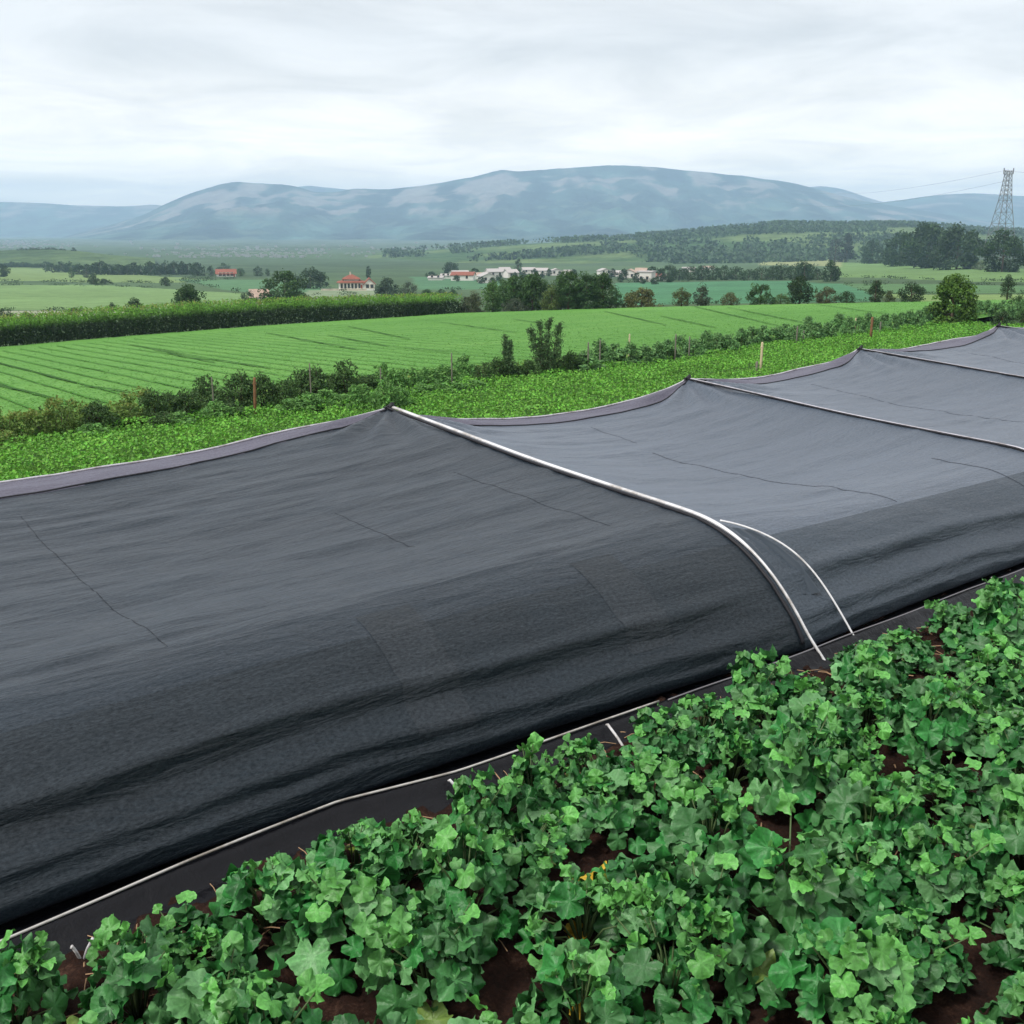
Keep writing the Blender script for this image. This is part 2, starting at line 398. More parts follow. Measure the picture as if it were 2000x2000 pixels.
# ------------------------------------------------------------------ mountains and wooded hill
def range_mesh(name, prof, d_base, d_ridge, d_back, v_base, nu, nd_, rough, seed, mt, craggy=1.0, gull=7):
    """a mountain mass: its crest follows prof (bearing, crest row); spurs and gullies run down to the plain"""
    pu = np.array([p[0] for p in prof], float); pv = np.array([p[1] for p in prof], float)
    us = np.linspace(pu[0], pu[-1], nu); x = (us - 1000) / FPX / (CP + SP * .275)
    vs = np.interp(us, pu, pv)
    if nu > 40:
        k = np.ones(5) / 5; vs = np.convolve(np.pad(vs, 2, mode='edge'), k, 'valid')
    r = np.array([v2r(v) for v in vs]); rb = v2r(v_base)
    t = np.concatenate([np.linspace(0, 1, nd_), np.linspace(1, 1.6, nd_ // 4)[1:]])
    T, Xr = np.meshgrid(t, x, indexing='xy')
    D = np.where(T < 1, d_base + (d_ridge - d_base) * T, d_ridge + (d_back - d_ridge) * (T - 1) / .6)
    zc = (CAM_H - r * d_ridge)[:, None]; zb = CAM_H - rb * D
    base0 = CAM_H - rb * d_base
    shp = np.where(T < 1, .38 * T + .62 * T ** 2.1, 1 - ((T - 1) / .6) ** 1.3)
    Z = base0 + (zc - base0) * shp
    Xw = Xr * D
    sc_ = 1 / (d_ridge - d_base)
    q = pnoise(Xw, D * .45, sc_ * gull * .5, seed, 5); q2 = pnoise(Xw, D, sc_ * gull * 2.2, seed + 4, 4)
    amp = np.where(T < 1, np.sin(np.pi * np.clip(T, 0, 1)) ** .8, .0)
    hgt = np.maximum(zc - base0, 20)
    Z = Z + amp * hgt * rough * (q * .9 + q2 * .35) + hgt * .010 * craggy * q2 * (T > .8)
    Z[:, -1] = base0 - 30
    V = np.stack([Xw, D, Z], -1).reshape(-1, 3)
    # ground cover: forest below, bare turf and scree in patches high up
    q3 = pnoise(Xw * .8, D * 2.2, sc_ * gull * 1.1, seed + 6, 5)
    hn = np.clip((Z - base0) / hgt, 0, 1.2)
    bare = sstep(.05, .42, q3 * .9 + q * .45 + (hn - .72) * 1.1 - .9 * np.abs(hn - .72) ** 1.5) 
    cols = np.empty(Z.shape + (3,)); cols[...] = (.026, .052, .040)
    pn = pnoise(Xw, D * 2.5, sc_ * 11, seed + 8, 4)
    qg = pnoise(Xw * 1.0, D * .35, sc_ * gull * 1.6, seed + 3, 4); cols *= np.clip(1 + .5 * pn + 2.3 * qg, .25, 3.4)[..., None]
    if name == 'main_mountain':
        gz = np.exp(-((us - 440) / 85) ** 2) * .42 + np.exp(-((us - 930) / 120) ** 2) * .34 + np.exp(-((us - 700) / 60) ** 2) * .15 + np.exp(-((us - 1450) / 60) ** 2) * .16
        bare = sstep(.05, .50, q3 * .75 + qg * 1.0 + (gz - .25)[:, None] + .34 * np.exp(-((hn - .74) / .22) ** 2)) * sstep(.25, .55, hn)
    b = (bare * .75)[..., None]; cols = cols * (1 - b) + np.array((.26, .21, .19)) * b
    light = sstep(.18, .4, pn)[..., None] * .5 * (hn < .5)[..., None]
    cols = cols * (1 - light) + np.array((.10, .13, .08)) * light
    o = link(name, new_mesh(name, V, grid_faces(len(x), len(t)), np.clip(cols, 0.005, 1).reshape(-1, 3)), mt)
    return tag(o, kind='structure')
M_MTN = mat('mountain_cover', rough=.95, spec=.05); g = G(M_MTN); o_ = g.obj()
g.base(g.mix(1.0, g.attr(), g.ramp(g.noise(o_, .012, 7, .7), [(.3, (.6, .62, .66)), (.7, (1.4, 1.38, 1.32))]), 'MULTIPLY'))
g.normal(g.bump(g.noise(o_, .010, 8, .65), .8, 40))
range_mesh('main_mountain', [(60, 482), (100, 468), (150, 455), (210, 441), (280, 421), (320, 402), (370, 380), (410, 367), (440, 359), (468, 355), (500, 358), (560, 360), (590, 365),
    (620, 376), (660, 375), (700, 368), (760, 370), (810, 364), (860, 357), (920, 346), (960, 336), (980, 332), (1010, 335), (1040, 333), (1100, 329), (1190, 322), (1260, 325),
    (1330, 333), (1430, 342), (1510, 352), (1560, 362), (1620, 378), (1680, 392), (1760, 405), (1850, 420), (1950, 435)], 4200, 6500, 7600, 474, 460, 110, .23, 2.0, M_MTN)
range_mesh('right_mountain', [(1500, 440), (1600, 420), (1660, 400), (1710, 396), (1760, 390), (1830, 380), (1890, 377), (1960, 381), (2060, 388), (2200, 396), (2500, 410)], 5600, 7700, 8700, 470, 160, 50, .10, 12.0, M_MTN)
range_mesh('back_mountain', [(1400, 420), (1500, 385), (1570, 366), (1600, 363), (1640, 369), (1680, 383), (1720, 395), (1800, 420)], 7000, 8600, 9300, 466, 90, 40, .08, 22.0, M_MTN, .6)
range_mesh('saddle_mountain', [(480, 420), (540, 380), (580, 366), (605, 362), (640, 366), (700, 372), (760, 390)], 7400, 9000, 9500, 466, 70, 40, .06, 32.0, M_MTN, .5)
range_mesh('left_mountain', [(-700, 425), (-400, 400), (-150, 396), (0, 394), (80, 396), (150, 401), (250, 403), (310, 399), (360, 410), (420, 440)], 6900, 8300, 8900, 462, 150, 40, .05, 42.0, M_MTN, .4)
M_HILL = mat('hill_cover', rough=.95, spec=.05); g = G(M_HILL); o_ = g.obj()
g.base(g.mix(1.0, g.attr(), g.ramp(g.noise(o_, .05, 7, .7), [(.3, (.5, .55, .5)), (.7, (1.5, 1.45, 1.35))]), 'MULTIPLY'))
g.normal(g.bump(g.noise(o_, .06, 7, .65), .9, 8))
def hill(name, prof, d0, d1, d2, v_foot, nu, nd_, seed, col_lo, col_hi):
    pu = np.array([p[0] for p in prof], float); pv = np.array([p[1] for p in prof], float)
    us = np.linspace(pu[0], pu[-1], nu); x = (us - 1000) / FPX / (CP + SP * .26)
    r = np.array([v2r(v) for v in np.interp(us, pu, pv)])
    t = np.concatenate([np.linspace(0, 1, nd_), np.linspace(1, 1.5, 12)[1:]])
    T, Xr = np.meshgrid(t, x, indexing='xy')
    D = np.where(T < 1, d0 + (d1 - d0) * T, d1 + (d2 - d1) * (T - 1) / .5)
    zc = (CAM_H - r * d1)[:, None]; zf = terrain(Xr * d0, np.full_like(Xr, d0)) - 3
    zb = terrain(Xr * D, D) - 6
    k = np.where(T < 1, np.sin(np.clip(T, 0, 1) * np.pi / 2) ** 1.15, np.cos(np.clip((T - 1) / .5, 0, 1) * np.pi / 2))
    Z = np.where(T < 1, zf + (zc - zf) * k, zb + (zc - zb) * k)
    q = pnoise(Xr * D, D, 1 / 160., seed, 4)
    Z = Z + q * 3.0 * np.sin(np.pi * np.clip(T, 0, 1))
    c = sstep(-.25, .3, q)[..., None]
    cols = np.array(col_lo) * (1 - c) + np.array(col_hi) * c
    o = link(name, new_mesh(name, np.stack([Xr * D, D, Z], -1).reshape(-1, 3), grid_faces(len(x), len(t)), cols.reshape(-1, 3)), M_HILL)
    return tag(o, kind='structure'), (Xr * D, D, Z, T)
_, HW = hill('wooded_hill', [(480, 512), (560, 506), (700, 498), (850, 488), (1000, 478), (1200, 467), (1350, 456), (1450, 446), (1520, 441), (1640, 442), (1760, 441), (1850, 446), (2000, 455), (2300, 470)],
     1050, 1700, 2100, 520, 200, 60, 17.0, (.060, .115, .048), (.125, .18, .075))
hill('low_mound', [(-260, 498), (-60, 493), (30, 488), (90, 486), (150, 490), (210, 498), (300, 505)], 900, 1150, 1350, 508, 60, 30, 27.0, (.06, .10, .045), (.09, .14, .06))

# ------------------------------------------------------------------ shade tunnel
HOOPS = [-17.5, -11.0, 0.0, 6.45, 11.8, 17.5, 23.4, 29.4]
HTOP = [1.35, 1.35, 1.40, 1.27, 1.45, 1.62, 1.66, 1.70]
RSAG = [.34, .34, .40, .22, .17, .17, .17]
REXP = [1.0, 1.0, .72, .85, .9, .9, .9]
PROF = np.array([(.50, .00), (.30, .03), (.185, .10), (.19, .19), (.25, .30), (.47, .545), (.81, .82), (1.16, .995), (1.51, 1.085), (1.88, 1.115), (3.1, 1.15), (4.5, 1.20), (6.05, 1.29), (7.2, 1.355), (8.0, 1.40)])
WR = 8.0
def prof_resample(n):
    seg = np.r_[0, np.cumsum(np.hypot(*np.diff(PROF, axis=0).T))]
    # smooth the polyline with a Catmull-Rom pass
    k = np.interp(np.linspace(0, 1, n), [0, .42, 1], [0, 2.35, seg[-1]])
    P = PROF; out = []
    for d in k:
        i = min(max(np.searchsorted(seg, d, 'right') - 1, 0), len(P) - 2)
        t = (d - seg[i]) / (seg[i + 1] - seg[i])
        p0 = P[max(i - 1, 0)]; p1 = P[i]; p2 = P[i + 1]; p3 = P[min(i + 2, len(P) - 1)]
        out.append(.5 * (2 * p1 + (p2 - p0) * t + (2 * p0 - 5 * p1 + 4 * p2 - p3) * t * t + (3 * p1 - p0 - 3 * p2 + p3) * t ** 3))
    return np.array(out), k
NP = 190
PR, PK = prof_resample(NP)
kz = lambda z, w=0: int(np.argmax(PR[:, 1] > z))
def bay_of(s):
    i = int(np.clip(np.searchsorted(HOOPS, s, 'right') - 1, 0, len(HOOPS) - 2))
    return i, (s - HOOPS[i]) / (HOOPS[i + 1] - HOOPS[i])
def section(s, wrinkle=True, out=0.0):
    """profile points (w, z) of the cloth at station s, and the matching arc lengths"""
    i, q = bay_of(s); q4 = 4 * q * (1 - q)
    h = (HTOP[i] * (1 - q) + HTOP[i + 1] * q) / 1.40
    W = PR[:, 0].copy(); Z = PR[:, 1] * h
    roof = sstep(1.0, 8.0, W)
    mid = sstep(1.2, 3.2, W) * (1 - sstep(4.5, 8.0, W))
    sag = RSAG[i] * q4 ** REXP[i] * (.10 * sstep(.5, 1.5, W) + .90 * roof ** .9) + .13 * q4 * mid
    if i == 2: sag = sag + .10 * q4 * sstep(.7, 1.9, W) * (1 - roof)
    # fan of pull folds under each peak
    Z = Z - sag
    front = 1 - sstep(1.1, 1.9, W); low = 1 - sstep(.25, 1.0, Z)
    W = W + front * (.06 + .05 * (i <= 1)) * q4 + low * front * (.16 if i <= 1 else .05) * q4
    # purlins under the cloth push two long ridges into the front
    ph = .03 * math.sin(s * .9) + .012 * math.sin(s * 2.3)
    for zc_, am, wd in ((.66, .052, .055), (.36, .046, .06), (.20, .022, .035)):
        e = np.exp(-((PR[:, 1] - zc_ - ph) / wd) ** 2) * front * am * min(1, q4 * 2.2 + .15)
        W -= e * .8; Z += e * .55
    hol = np.exp(-((PR[:, 1] - .50 - ph) / .07) ** 2) * front * .05 * min(1, q4 * 2)
    W += hol * .9
    if wrinkle:
        for k in range(0, NP):
            p = Vector((s * .55, PK[k] * 2.2, 3.3))
            a = mnoise.fractal(p, 1.0, 2.0, 4)
            b = mnoise.noise(Vector((s * 1.3 + PK[k] * .5, PK[k] * 5.5, 8.1)))
            am = .020 + .012 * (1 - front[k])
            if W[k] < .22: am *= .4
            am *= .35 + .65 * min(1, q4 * 2.5)
            d = a * am + b * .008
            Z[k] += d * (1 - front[k] * .5); W[k] -= d * front[k] * .9
            # radial folds at the peaks
            for hs in (HOOPS[i], HOOPS[i + 1]):
                dx, dy = s - hs, WR - W[k]; rr = math.hypot(dx, dy)
                if .15 < rr < 2.6:
                    Z[k] += .045 * math.sin(math.atan2(dy, abs(dx)) * 15 + hs) * math.exp(-((rr - .9) / .7) ** 2)
    if out:
        dW, dZ = np.gradient(W), np.gradient(Z); l = np.hypot(dW, dZ) + 1e-9
        W = W - dZ / l * out; Z = Z + dW / l * out
    return W, Z
def rise(s): return .0 if s < 0 else .004 * s
def to_world(s, W, Z):
    p = sn(s, N1)[None, :] + AN[None, :] * np.asarray(W)[:, None]
    return np.column_stack([p, np.asarray(Z) + rise(s)])
SEC = {}
def sec(s):
    k = round(s, 4)
    if k not in SEC: SEC[k] = section(s)
    return SEC[k]
def pt(s, w, up=0.0, branch='top'):
    """cloth point at station s, distance w from the hoop foot"""
    W, Z = sec(s); k0 = 30
    z = np.interp(w, W[k0:], Z[k0:]); return np.r_[sn(s, N1 + w), z + up + rise(s)]
tun = thing('shade_tunnel', 'long low tunnel of black shade cloth stretched over hoops beside the squash bed', 'shade tunnel', (*sn(0, N1), 0))
inv = Vector(tun.location)
def rel(P): return np.asarray(P) - np.array(inv)
def set_uv(me, uvs):
    l = me.uv_layers.new(name='UVMap'); idx = np.empty(len(me.loops), np.int32); me.loops.foreach_get('vertex_index', idx)
    l.data.foreach_set('uv', np.asarray(uvs, np.float32)[idx].ravel())
def seam_w(s):
    i, q = bay_of(s); return WR - (.60 if i == 1 else .46) * (4 * q * (1 - q)) ** .8 - .03
for i in range(len(HOOPS) - 1):
    a, b = HOOPS[i], HOOPS[i + 1]; ns = int((b - a) / .07) if b < 20 else int((b - a) / .14)
    ss = np.linspace(a, b, ns); V, UV = [], []
    keep = PR[:, 0]
    for s in ss:
        W, Z = sec(s); V.append(to_world(s, W, Z)); UV.append(np.column_stack([np.full(NP, s), PK]))
    V = np.array(V)
    Vf = rel(V.reshape(-1, 3)); F = grid_faces(ns, NP)
    me = new_mesh('cover_panel', Vf, F); set_uv(me, np.concatenate(UV))
    o = link('cover_panel', me, M_CLOTH if i < 2 else M_SKYLIT, tun); me.materials.append(M_RIDGE); me.materials.append(M_SIDE if i < 2 else M_SKYLIT_SIDE)
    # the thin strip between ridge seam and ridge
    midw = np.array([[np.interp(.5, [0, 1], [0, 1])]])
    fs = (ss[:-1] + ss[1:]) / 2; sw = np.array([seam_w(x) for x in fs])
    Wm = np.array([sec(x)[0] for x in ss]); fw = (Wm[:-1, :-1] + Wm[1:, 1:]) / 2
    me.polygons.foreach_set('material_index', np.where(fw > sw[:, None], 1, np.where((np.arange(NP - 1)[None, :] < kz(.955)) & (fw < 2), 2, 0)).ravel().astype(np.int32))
    # far slope, falling to the other side
    kb = np.r_[30:NP:4, NP - 1]; Vb = []
    for s in ss[::3].tolist() + [b]:
        W, Z = sec(s); zz = np.linspace(0, 1, len(kb)); Vb.append(to_world(s, W[-1] + 1.5 * zz ** 1.4, Z[-1] * (1 - zz) - .05 * zz))
    nb = len(Vb); me = new_mesh('cover_back_panel', rel(np.concatenate(Vb)), grid_faces(nb, len(kb))[:, ::-1])
    set_uv(me, np.concatenate(Vb)[:, :2]); link('cover_back_panel', me, M_CLOTH, tun)
def path(svals, ws, up): return np.array([pt(s, w_, up) for s, w_ in zip(svals, ws)])
for i in range(len(HOOPS) - 1):                                    # ridge cords and ridge seams
    ss = np.linspace(HOOPS[i], HOOPS[i + 1], 60)
    m = MB(); m.tube(rel([np.r_[sn(s, N1 + sec(s)[0][-1]), sec(s)[1][-1] + .010 + rise(s)] for s in ss]), .014, 6); m.build('ridge_cord', M_CORD, tun, True)
    m = MB(); m.tube(rel(path(ss, [min(seam_w(s), 7.96) for s in ss], .004)), .014, 6); m.build('ridge_seam', M_DARK, tun, True)
def hoop_line(s, w0, w1, n, up):
    W, Z = section(s, wrinkle=False)
    k = np.where((PR[:, 0] <= w1) & (np.arange(NP) > 13))[0]; k = k[PR[k, 0] >= w0]
    dW, dZ = np.gradient(W), np.gradient(Z); l = np.hypot(dW, dZ)
    Wo, Zo = W - dZ / l * up, Z + dW / l * up
    return to_world(s, Wo[k], Zo[k])
def ribbon(P, wd, th, axis):
    n = len(P); axis = np.r_[axis, 0.0]; wd = np.broadcast_to(wd, n)
    T = np.gradient(P, axis=0); T /= np.linalg.norm(T, axis=1)[:, None]; nn = np.cross(T, axis); nn /= np.linalg.norm(nn, axis=1)[:, None]
    if nn[-1, 2] < 0: nn = -nn
    c = [(-.5, 0), (-.3, 1), (.3, 1), (.5, 0)]
    V = np.stack([P + axis * (wd * a)[:, None] + nn * th * b_ for a, b_ in c], 1).reshape(-1, 3)
    Q = [(r * 4 + j, (r + 1) * 4 + j, (r + 1) * 4 + (j + 1) % 4, r * 4 + (j + 1) % 4) for r in range(n - 1) for j in range(4)]
    return V, Q
for i, hs in enumerate(HOOPS[1:], 1):
    white = i == 2
    P = hoop_line(hs, .0, 8.0, 80, .012)
    foot = np.r_[sn(hs, N1 + .02), rise(hs) - .05]
    Pw = np.vstack([[np.r_[sn(hs, N1 - .10), -.03], np.r_[sn(hs, N1 + .04), .12]], P[P[:, 2] > .2]]) if white else P
    if white:
        sg = np.r_[0, np.cumsum(np.linalg.norm(np.diff(Pw, axis=0), axis=1))]; dd = np.linspace(0, sg[-1], 160); Pw = np.stack([np.interp(dd, sg, Pw[:, j_]) for j_ in range(3)], 1)
        for _ in range(14): Pw[1:-1] = (Pw[:-2] + 2 * Pw[1:-1] + Pw[2:]) / 4
        L_ = np.linspace(0, 1, len(Pw))
        wz = Pw[:, 2]; wn = (Pw[:, :2] - sn(0, N1)) @ AN
        wd = np.interp(wn, [-.1, .8, 1.4, 8], [.022, .025, .060, .072])
        m = MB(); V, Q = ribbon(Pw + np.r_[AX, 0] * .035, wd, .022, AX); m.add(rel(V), Q); m.build('hoop', M_POLE, tun, True)
        m = MB(); m.tube(rel(P + np.r_[AX, 0] * -.045 - np.array([0, 0, .004])), .020, 6); m.build('hoop_hem', M_DARK, tun, True)
        # second, thinner hoop end that leaves the strap at the shoulder
        c = [(0.10, 1.42, 1.10), (.22, 1.30, 1.075), (.34, 1.08, 1.02), (.44, .86, .93), (.52, .66, .80), (.58, .46, .60), (.61, .28, .38), (.63, .10, .16), (.64, -.04, -.03)]
        m = MB(); cs = np.array([np.r_[sn(a, N1 + b_), z_] for a, b_, z_ in c]); tt = np.linspace(0, len(c) - 1, 60)
        cs = np.stack([np.interp(tt, np.arange(len(c)), cs[:, j]) for j in range(3)], 1)
        for _ in range(40): cs[1:-1] = (cs[:-2] + 2 * cs[1:-1] + cs[2:]) / 4
        m.tube(rel(cs), .010, 8); m.build('hoop', M_POLE, tun, True)
        # loose fold of cloth between the two hoop ends
        m = MB(); A_ = np.array([np.r_[sn(.02, N1 + a), z_] for a, z_ in ((1.38, 1.08), (1.05, .98), (.75, .80), (.5, .58))])
        B_ = np.array([np.r_[sn(.38 + .05 * j, N1 + a), z_ - .05] for j, (a, z_) in enumerate(((1.2, 1.05), (.90, .94), (.66, .80), (.42, .55)))])
        rows = [A_ * (1 - t) + B_ * t + np.array([AN[0], AN[1], -1.]) * (.03 * math.sin(t * math.pi) + .015 * math.sin(t * 19)) * np.array([0.3, .6, 1, .7])[:, None] for t in np.linspace(0, 1, 14)]
        V = np.array(rows).reshape(-1, 3); m.add(rel(V), grid_faces(14, 4)); V[:, 2] -= 0; m.build('loose_fold', M_SKYLIT_SIDE, tun, True)
    else:
        m = MB(); V, Q = ribbon(P + np.r_[AX, 0] * .035, .06, .014, AX); m.add(rel(V), Q); m.build('hoop', M_CORD, tun, True)  # pale hoop ribbon; its tone also paints the cloth sheen beside the hem
        m = MB(); m.tube(rel(P + np.r_[AX, 0] * -.012), .017, 6); m.build('hoop_hem', M_DARK, tun, True)
    top = P[-1]
    m = MB(); m.tube(rel([top + [0, 0, -.02], top + [.02, 0, .03], top + [.05, .01, .075]]), [.05, .04, .018], 8)
    m.tube(rel([top + np.r_[AX * -.09, .0], top + [0, 0, .035], top + np.r_[AX * .09, .005]]), .016, 6); m.build('peak_tie', M_DARK, tun, True)
def seam(s, w0, w1, r=.006, up=.003, ds=0.0):
    ws = np.linspace(w0, w1, 60)
    m = MB(); m.tube(rel([pt(s + ds * (x - w0) / (w1 - w0) + .006 * math.sin(x * 3), x, up) for x in ws]), r * .75, 5); m.build('seam', M_SEAM if s < 0 else M_SEAM2, tun, True)
seam(-5.55, 1.75, 6.6, .0032, .001); seam(2.95, 1.2, 5.3, .006, .001); seam(5.3, .75, 2.2, .005, .002); seam(-2.7, 2.9, 4.6, .003, .001); seam(3.2, 5.9, 7.0, .004, .001); seam(9.2, 1.0, 2.6, .005, .002); seam(-.9, 2.0, 4.9, .003, .001)
seam(8.9, 1.0, 7.0, .004, .001); seam(14.5, 1.0, 7.0, .004, .001)
def overlap(s0, s1, k0, k1):
    ss = np.linspace(s0, s1, 10); V, UV = [], []
    for s in ss:
        W, Z = section(s, True, .0025); V.append(to_world(s, W[k0:k1], Z[k0:k1])); UV.append(np.column_stack([np.full(k1 - k0, s), PK[k0:k1]]))
    me = new_mesh('overlap_band', rel(np.concatenate(V)), grid_faces(len(ss), k1 - k0)); set_uv(me, np.concatenate(UV))
    link('overlap_band', me, M_CLOTH2, tun)
for s0, s1, z0, z1 in ((-4.15, -3.65, .30, 1.06), (-1.95, -1.45, .42, 1.06)):
    overlap(s0, s1, kz(z0), kz(z1))
def longband(s0, s1, z0, z1):
    ss = np.arange(s0, s1, .1); k0, k1 = kz(z0), kz(z1); V, UV = [], []
    for s in ss:
        W, Z = section(s, True, .004); V.append(to_world(s, W[k0:k1], Z[k0:k1])); UV.append(np.column_stack([np.full(k1 - k0, s), PK[k0:k1]]))
    me = new_mesh('overlap_band', rel(np.concatenate(V)), grid_faces(len(ss), k1 - k0)); set_uv(me, np.concatenate(UV)); link('overlap_band', me, M_CLOTH2, tun)

# hem rod and the black film skirt below it
def rod_w(s): return float(np.interp(s, [-12, -8, -7.1, -6, -4.9, -4, -2.4, 0, 3, 6, 30], [.12, .14, .20, .30, .36, .22, .15, .10, .10, .10, .10]))
ss = np.linspace(-11, -2.0, 90)
m = MB(); m.tube(rel([np.r_[sn(s, N1 + rod_w(s)), .15 + .008 * math.sin(s * 2)] for s in ss]), .009, 8); m.build('hem_rod', M_ROD, tun, True)
ss = np.linspace(-17, 29, 660); V = []
for s in ss:
    rw = rod_w(s); n1, n2 = mnoise.noise(Vector((s * 1.5, 0, 0))) + .5 * mnoise.noise(Vector((s * 6, 3, 0))), mnoise.noise(Vector((s * .7, 5, 0))) + .4 * mnoise.noise(Vector((s * 4.5, 9, 0)))
    row = [(rw + .42, .0), (rw + .25, .015), (rw + .10, .06), (rw + .02, .132), (rw - .02, .134), (rw - .07 - .02 * n1, .105 + .02 * n1), (rw - .11 + .02 * n2, .062 + .018 * n2),
           (rw - .14 - .03 * n1, .058 + .022 * n1), (rw - .175 + .03 * n2, .030 + .018 * n1), (rw - .20 + .04 * n2, .036 + .02 * n2), (min(rw - .23, -.04) + .05 * n1, -.02)]
    V.append(to_world(s, [r[0] for r in row], [r[1] for r in row]))
link('film_skirt', new_mesh('film_skirt', rel(np.concatenate(V)), grid_faces(len(ss), 11)[:, ::-1]), M_FILM, tun)
ss = np.linspace(-1.9, 20, 200)
m = MB(); m.tube(rel([np.r_[sn(s, N1 + rod_w(s) - .01), .14 + .006 * math.sin(s * 3) + rise(s)] for s in ss]), .008, 6); m.build('hem_cord', M_GREYC, tun, True)

def pin(name, u0, v0, u1, v1, label, z0=.16, r=.011):
    d = ray(u0, v0); t = (z0 - CAM_H) / d[2]; p0 = d * t + [0, 0, CAM_H]; d = ray(u1, v1); t = -CAM_H / d[2]; p1 = d * t + [0, 0, CAM_H]
    m = MB(); e = p1 + (p1 - p0) * .15; m.tube(np.array([p0 + (p0 - p1) * .06 + [0, 0, -.02], p0, (p0 * .5 + p1 * .5) + [0, 0, .012], p1, e]) - p1, r, 8)
    return tag(m.build(name, M_POLE, None, True, p1), label, 'stake', 'stakes pinning the tunnel hem')
pin('anchor_stake', 1187, 1415, 1226, 1473, 'white stake pinning the hem rod where the pale rod ends')
pin('anchor_stake', 878, 1523, 908, 1562, 'white stake pinning the hem rod, left of the longer white stake')
pin('anchor_stake', 1590, 1264, 1612, 1288, 'short white stake beside the foot of the white hoop', .12)
pin('anchor_stake', 1937, 1127, 1952, 1147, 'small white stake on the film skirt at the far right edge', .12)
pin('anchor_stake', 140, 1848, 160, 1880, 'pale left stick of the crossed pair on the film skirt', .14, .009)
pin('anchor_stake', 181, 1833, 162, 1879, 'pale right stick of the crossed pair on the film skirt', .18, .009)

# ------------------------------------------------------------------ foreground bed: soil, straw, squash plants
ss = np.arange(-11, 17, .07); ns_ = np.arange(-4.2, 5.85, .07)
S_, Nn = np.meshgrid(ss, ns_, indexing='ij')
Xs = AX[0] * (S_ + S1) + AN[0] * Nn; Ys = AX[1] * (S_ + S1) + AN[1] * Nn
Zs = .010 + .05 * pnoise(Xs, Ys, 1.1, 2.2, 2) * (Nn < 5.3) + .075 * np.abs(pnoise(Xs, Ys, 6.0, 6.6, 3)) - .012 * (Nn > 5.5)
Zs = np.maximum(Zs, -.03)
tag(link('soil_bed', new_mesh('soil_bed', np.stack([Xs, Ys, Zs], -1).reshape(-1, 3), grid_faces(len(ss), len(ns_))), M_SOIL), kind='structure')
m = MB()
for _ in range(1100):
    s, n = rng.uniform(-9, 10), (rng.uniform(4.6, 5.5) if rng.random() < .55 else rng.uniform(-1, 5)); p = sn(s, n); a = rng.uniform(0, 6.28); l = rng.uniform(.05, .22)
    d = np.array([math.cos(a), math.sin(a), rng.uniform(-.1, .25)]) * l
    b0 = np.array([p[0], p[1], .045]); m.tube([b0, b0 + d * .5 + [0, 0, .015], b0 + d], rng.uniform(.002, .0055), 4)
tag(m.build('straw_litter', M_STRAW), kind='stuff')
m = MB()
OV = np.array([(1, 0, 0), (0, 1, 0), (-1, 0, 0), (0, -1, 0), (0, 0, .8), (.7, .7, .35), (-.7, .7, .35), (-.7, -.7, .35), (.7, -.7, .35)])
OF = [(4, 0, 5), (4, 5, 1), (4, 1, 6), (4, 6, 2), (4, 2, 7), (4, 7, 3), (4, 3, 8), (4, 8, 0)]
for _ in range(3200):
    p = sn(rng.uniform(-9, 9), rng.uniform(-1.5, 5.45)); r = .008 + .03 * rng.random() ** 2.5
    m.add(OV * r * rng.uniform(.65, 1.35, (9, 3)) + [p[0], p[1], .035 + r * .3], (), OF)
tag(m.build('soil_clods', M_SOIL), kind='stuff')

def leaf_template(seed, na=40):
    """a five-angled, toothed, ruffled squash leaf; length about 1, stalk joint at the origin, tip along +x"""
    r_ = np.random.default_rng(seed); th = np.linspace(0, 2 * math.pi, na, endpoint=False)
    R = .51 + .028 * np.cos(5 * th) + .010 * np.cos(10 * th + 1) + .045 * np.cos(th)
    R *= 1 - .60 * np.exp(-((np.abs(th - math.pi)) / .24) ** 2)
    R *= 1 + .024 * np.where(np.arange(na) % 2 == 0, 1, -1) + r_.uniform(-.03, .03, na)
    ph = r_.uniform(0, 6.28, 3); V = [(0.0, 0, 0)]; C_ = [1.15]
    vein = np.clip(1.0 - np.min([np.abs(((th - a + math.pi) % (2 * math.pi)) - math.pi) for a in (0, 1.2566, 2.45, -1.2566, -2.45)], axis=0) / .12, 0, 1)
    cup = r_.uniform(-.35, .35)
    for q in (.3, .58, .82, 1.0):
        ru = .10 * np.sin(3 * th + ph[0]) * q ** 2 + .10 * np.sin(5 * th + ph[1]) * q ** 2 + .05 * np.sin(9 * th + ph[2]) * q ** 3 + r_.normal(0, .012, na)
        x, y = R * q * np.cos(th) + .0, R * q * np.sin(th)
        z = ru - cup * q * q * .45 + .08 * np.abs(y) - .30 * np.clip(x, 0, 1) ** 2 - .12 * y ** 2
        V += list(zip(x, y, z)); C_ += list((1.0 + .35 * vein * (1 - .4 * q)) + (.22 if q == 1.0 else 0))
    V = np.array(V); V[:, 0] += .16; V -= V[0] * 0
    T = [(0, 1 + j, 1 + (j + 1) % na) for j in range(na)]
    Q = [(1 + k * na + j, 1 + (k + 1) * na + j, 1 + (k + 1) * na + (j + 1) % na, 1 + k * na + (j + 1) % na) for k in range(3) for j in range(na)]
    return V, np.array(T), np.array(Q), np.array(C_)
LEAVES = [leaf_template(100 + i) for i in range(7)]
def basis(nrm, tan):
    nrm = nrm / np.linalg.norm(nrm); tan = tan - nrm * (tan @ nrm); tan /= np.linalg.norm(tan) + 1e-9
    return np.stack([tan, np.cross(nrm, tan), nrm], 1)
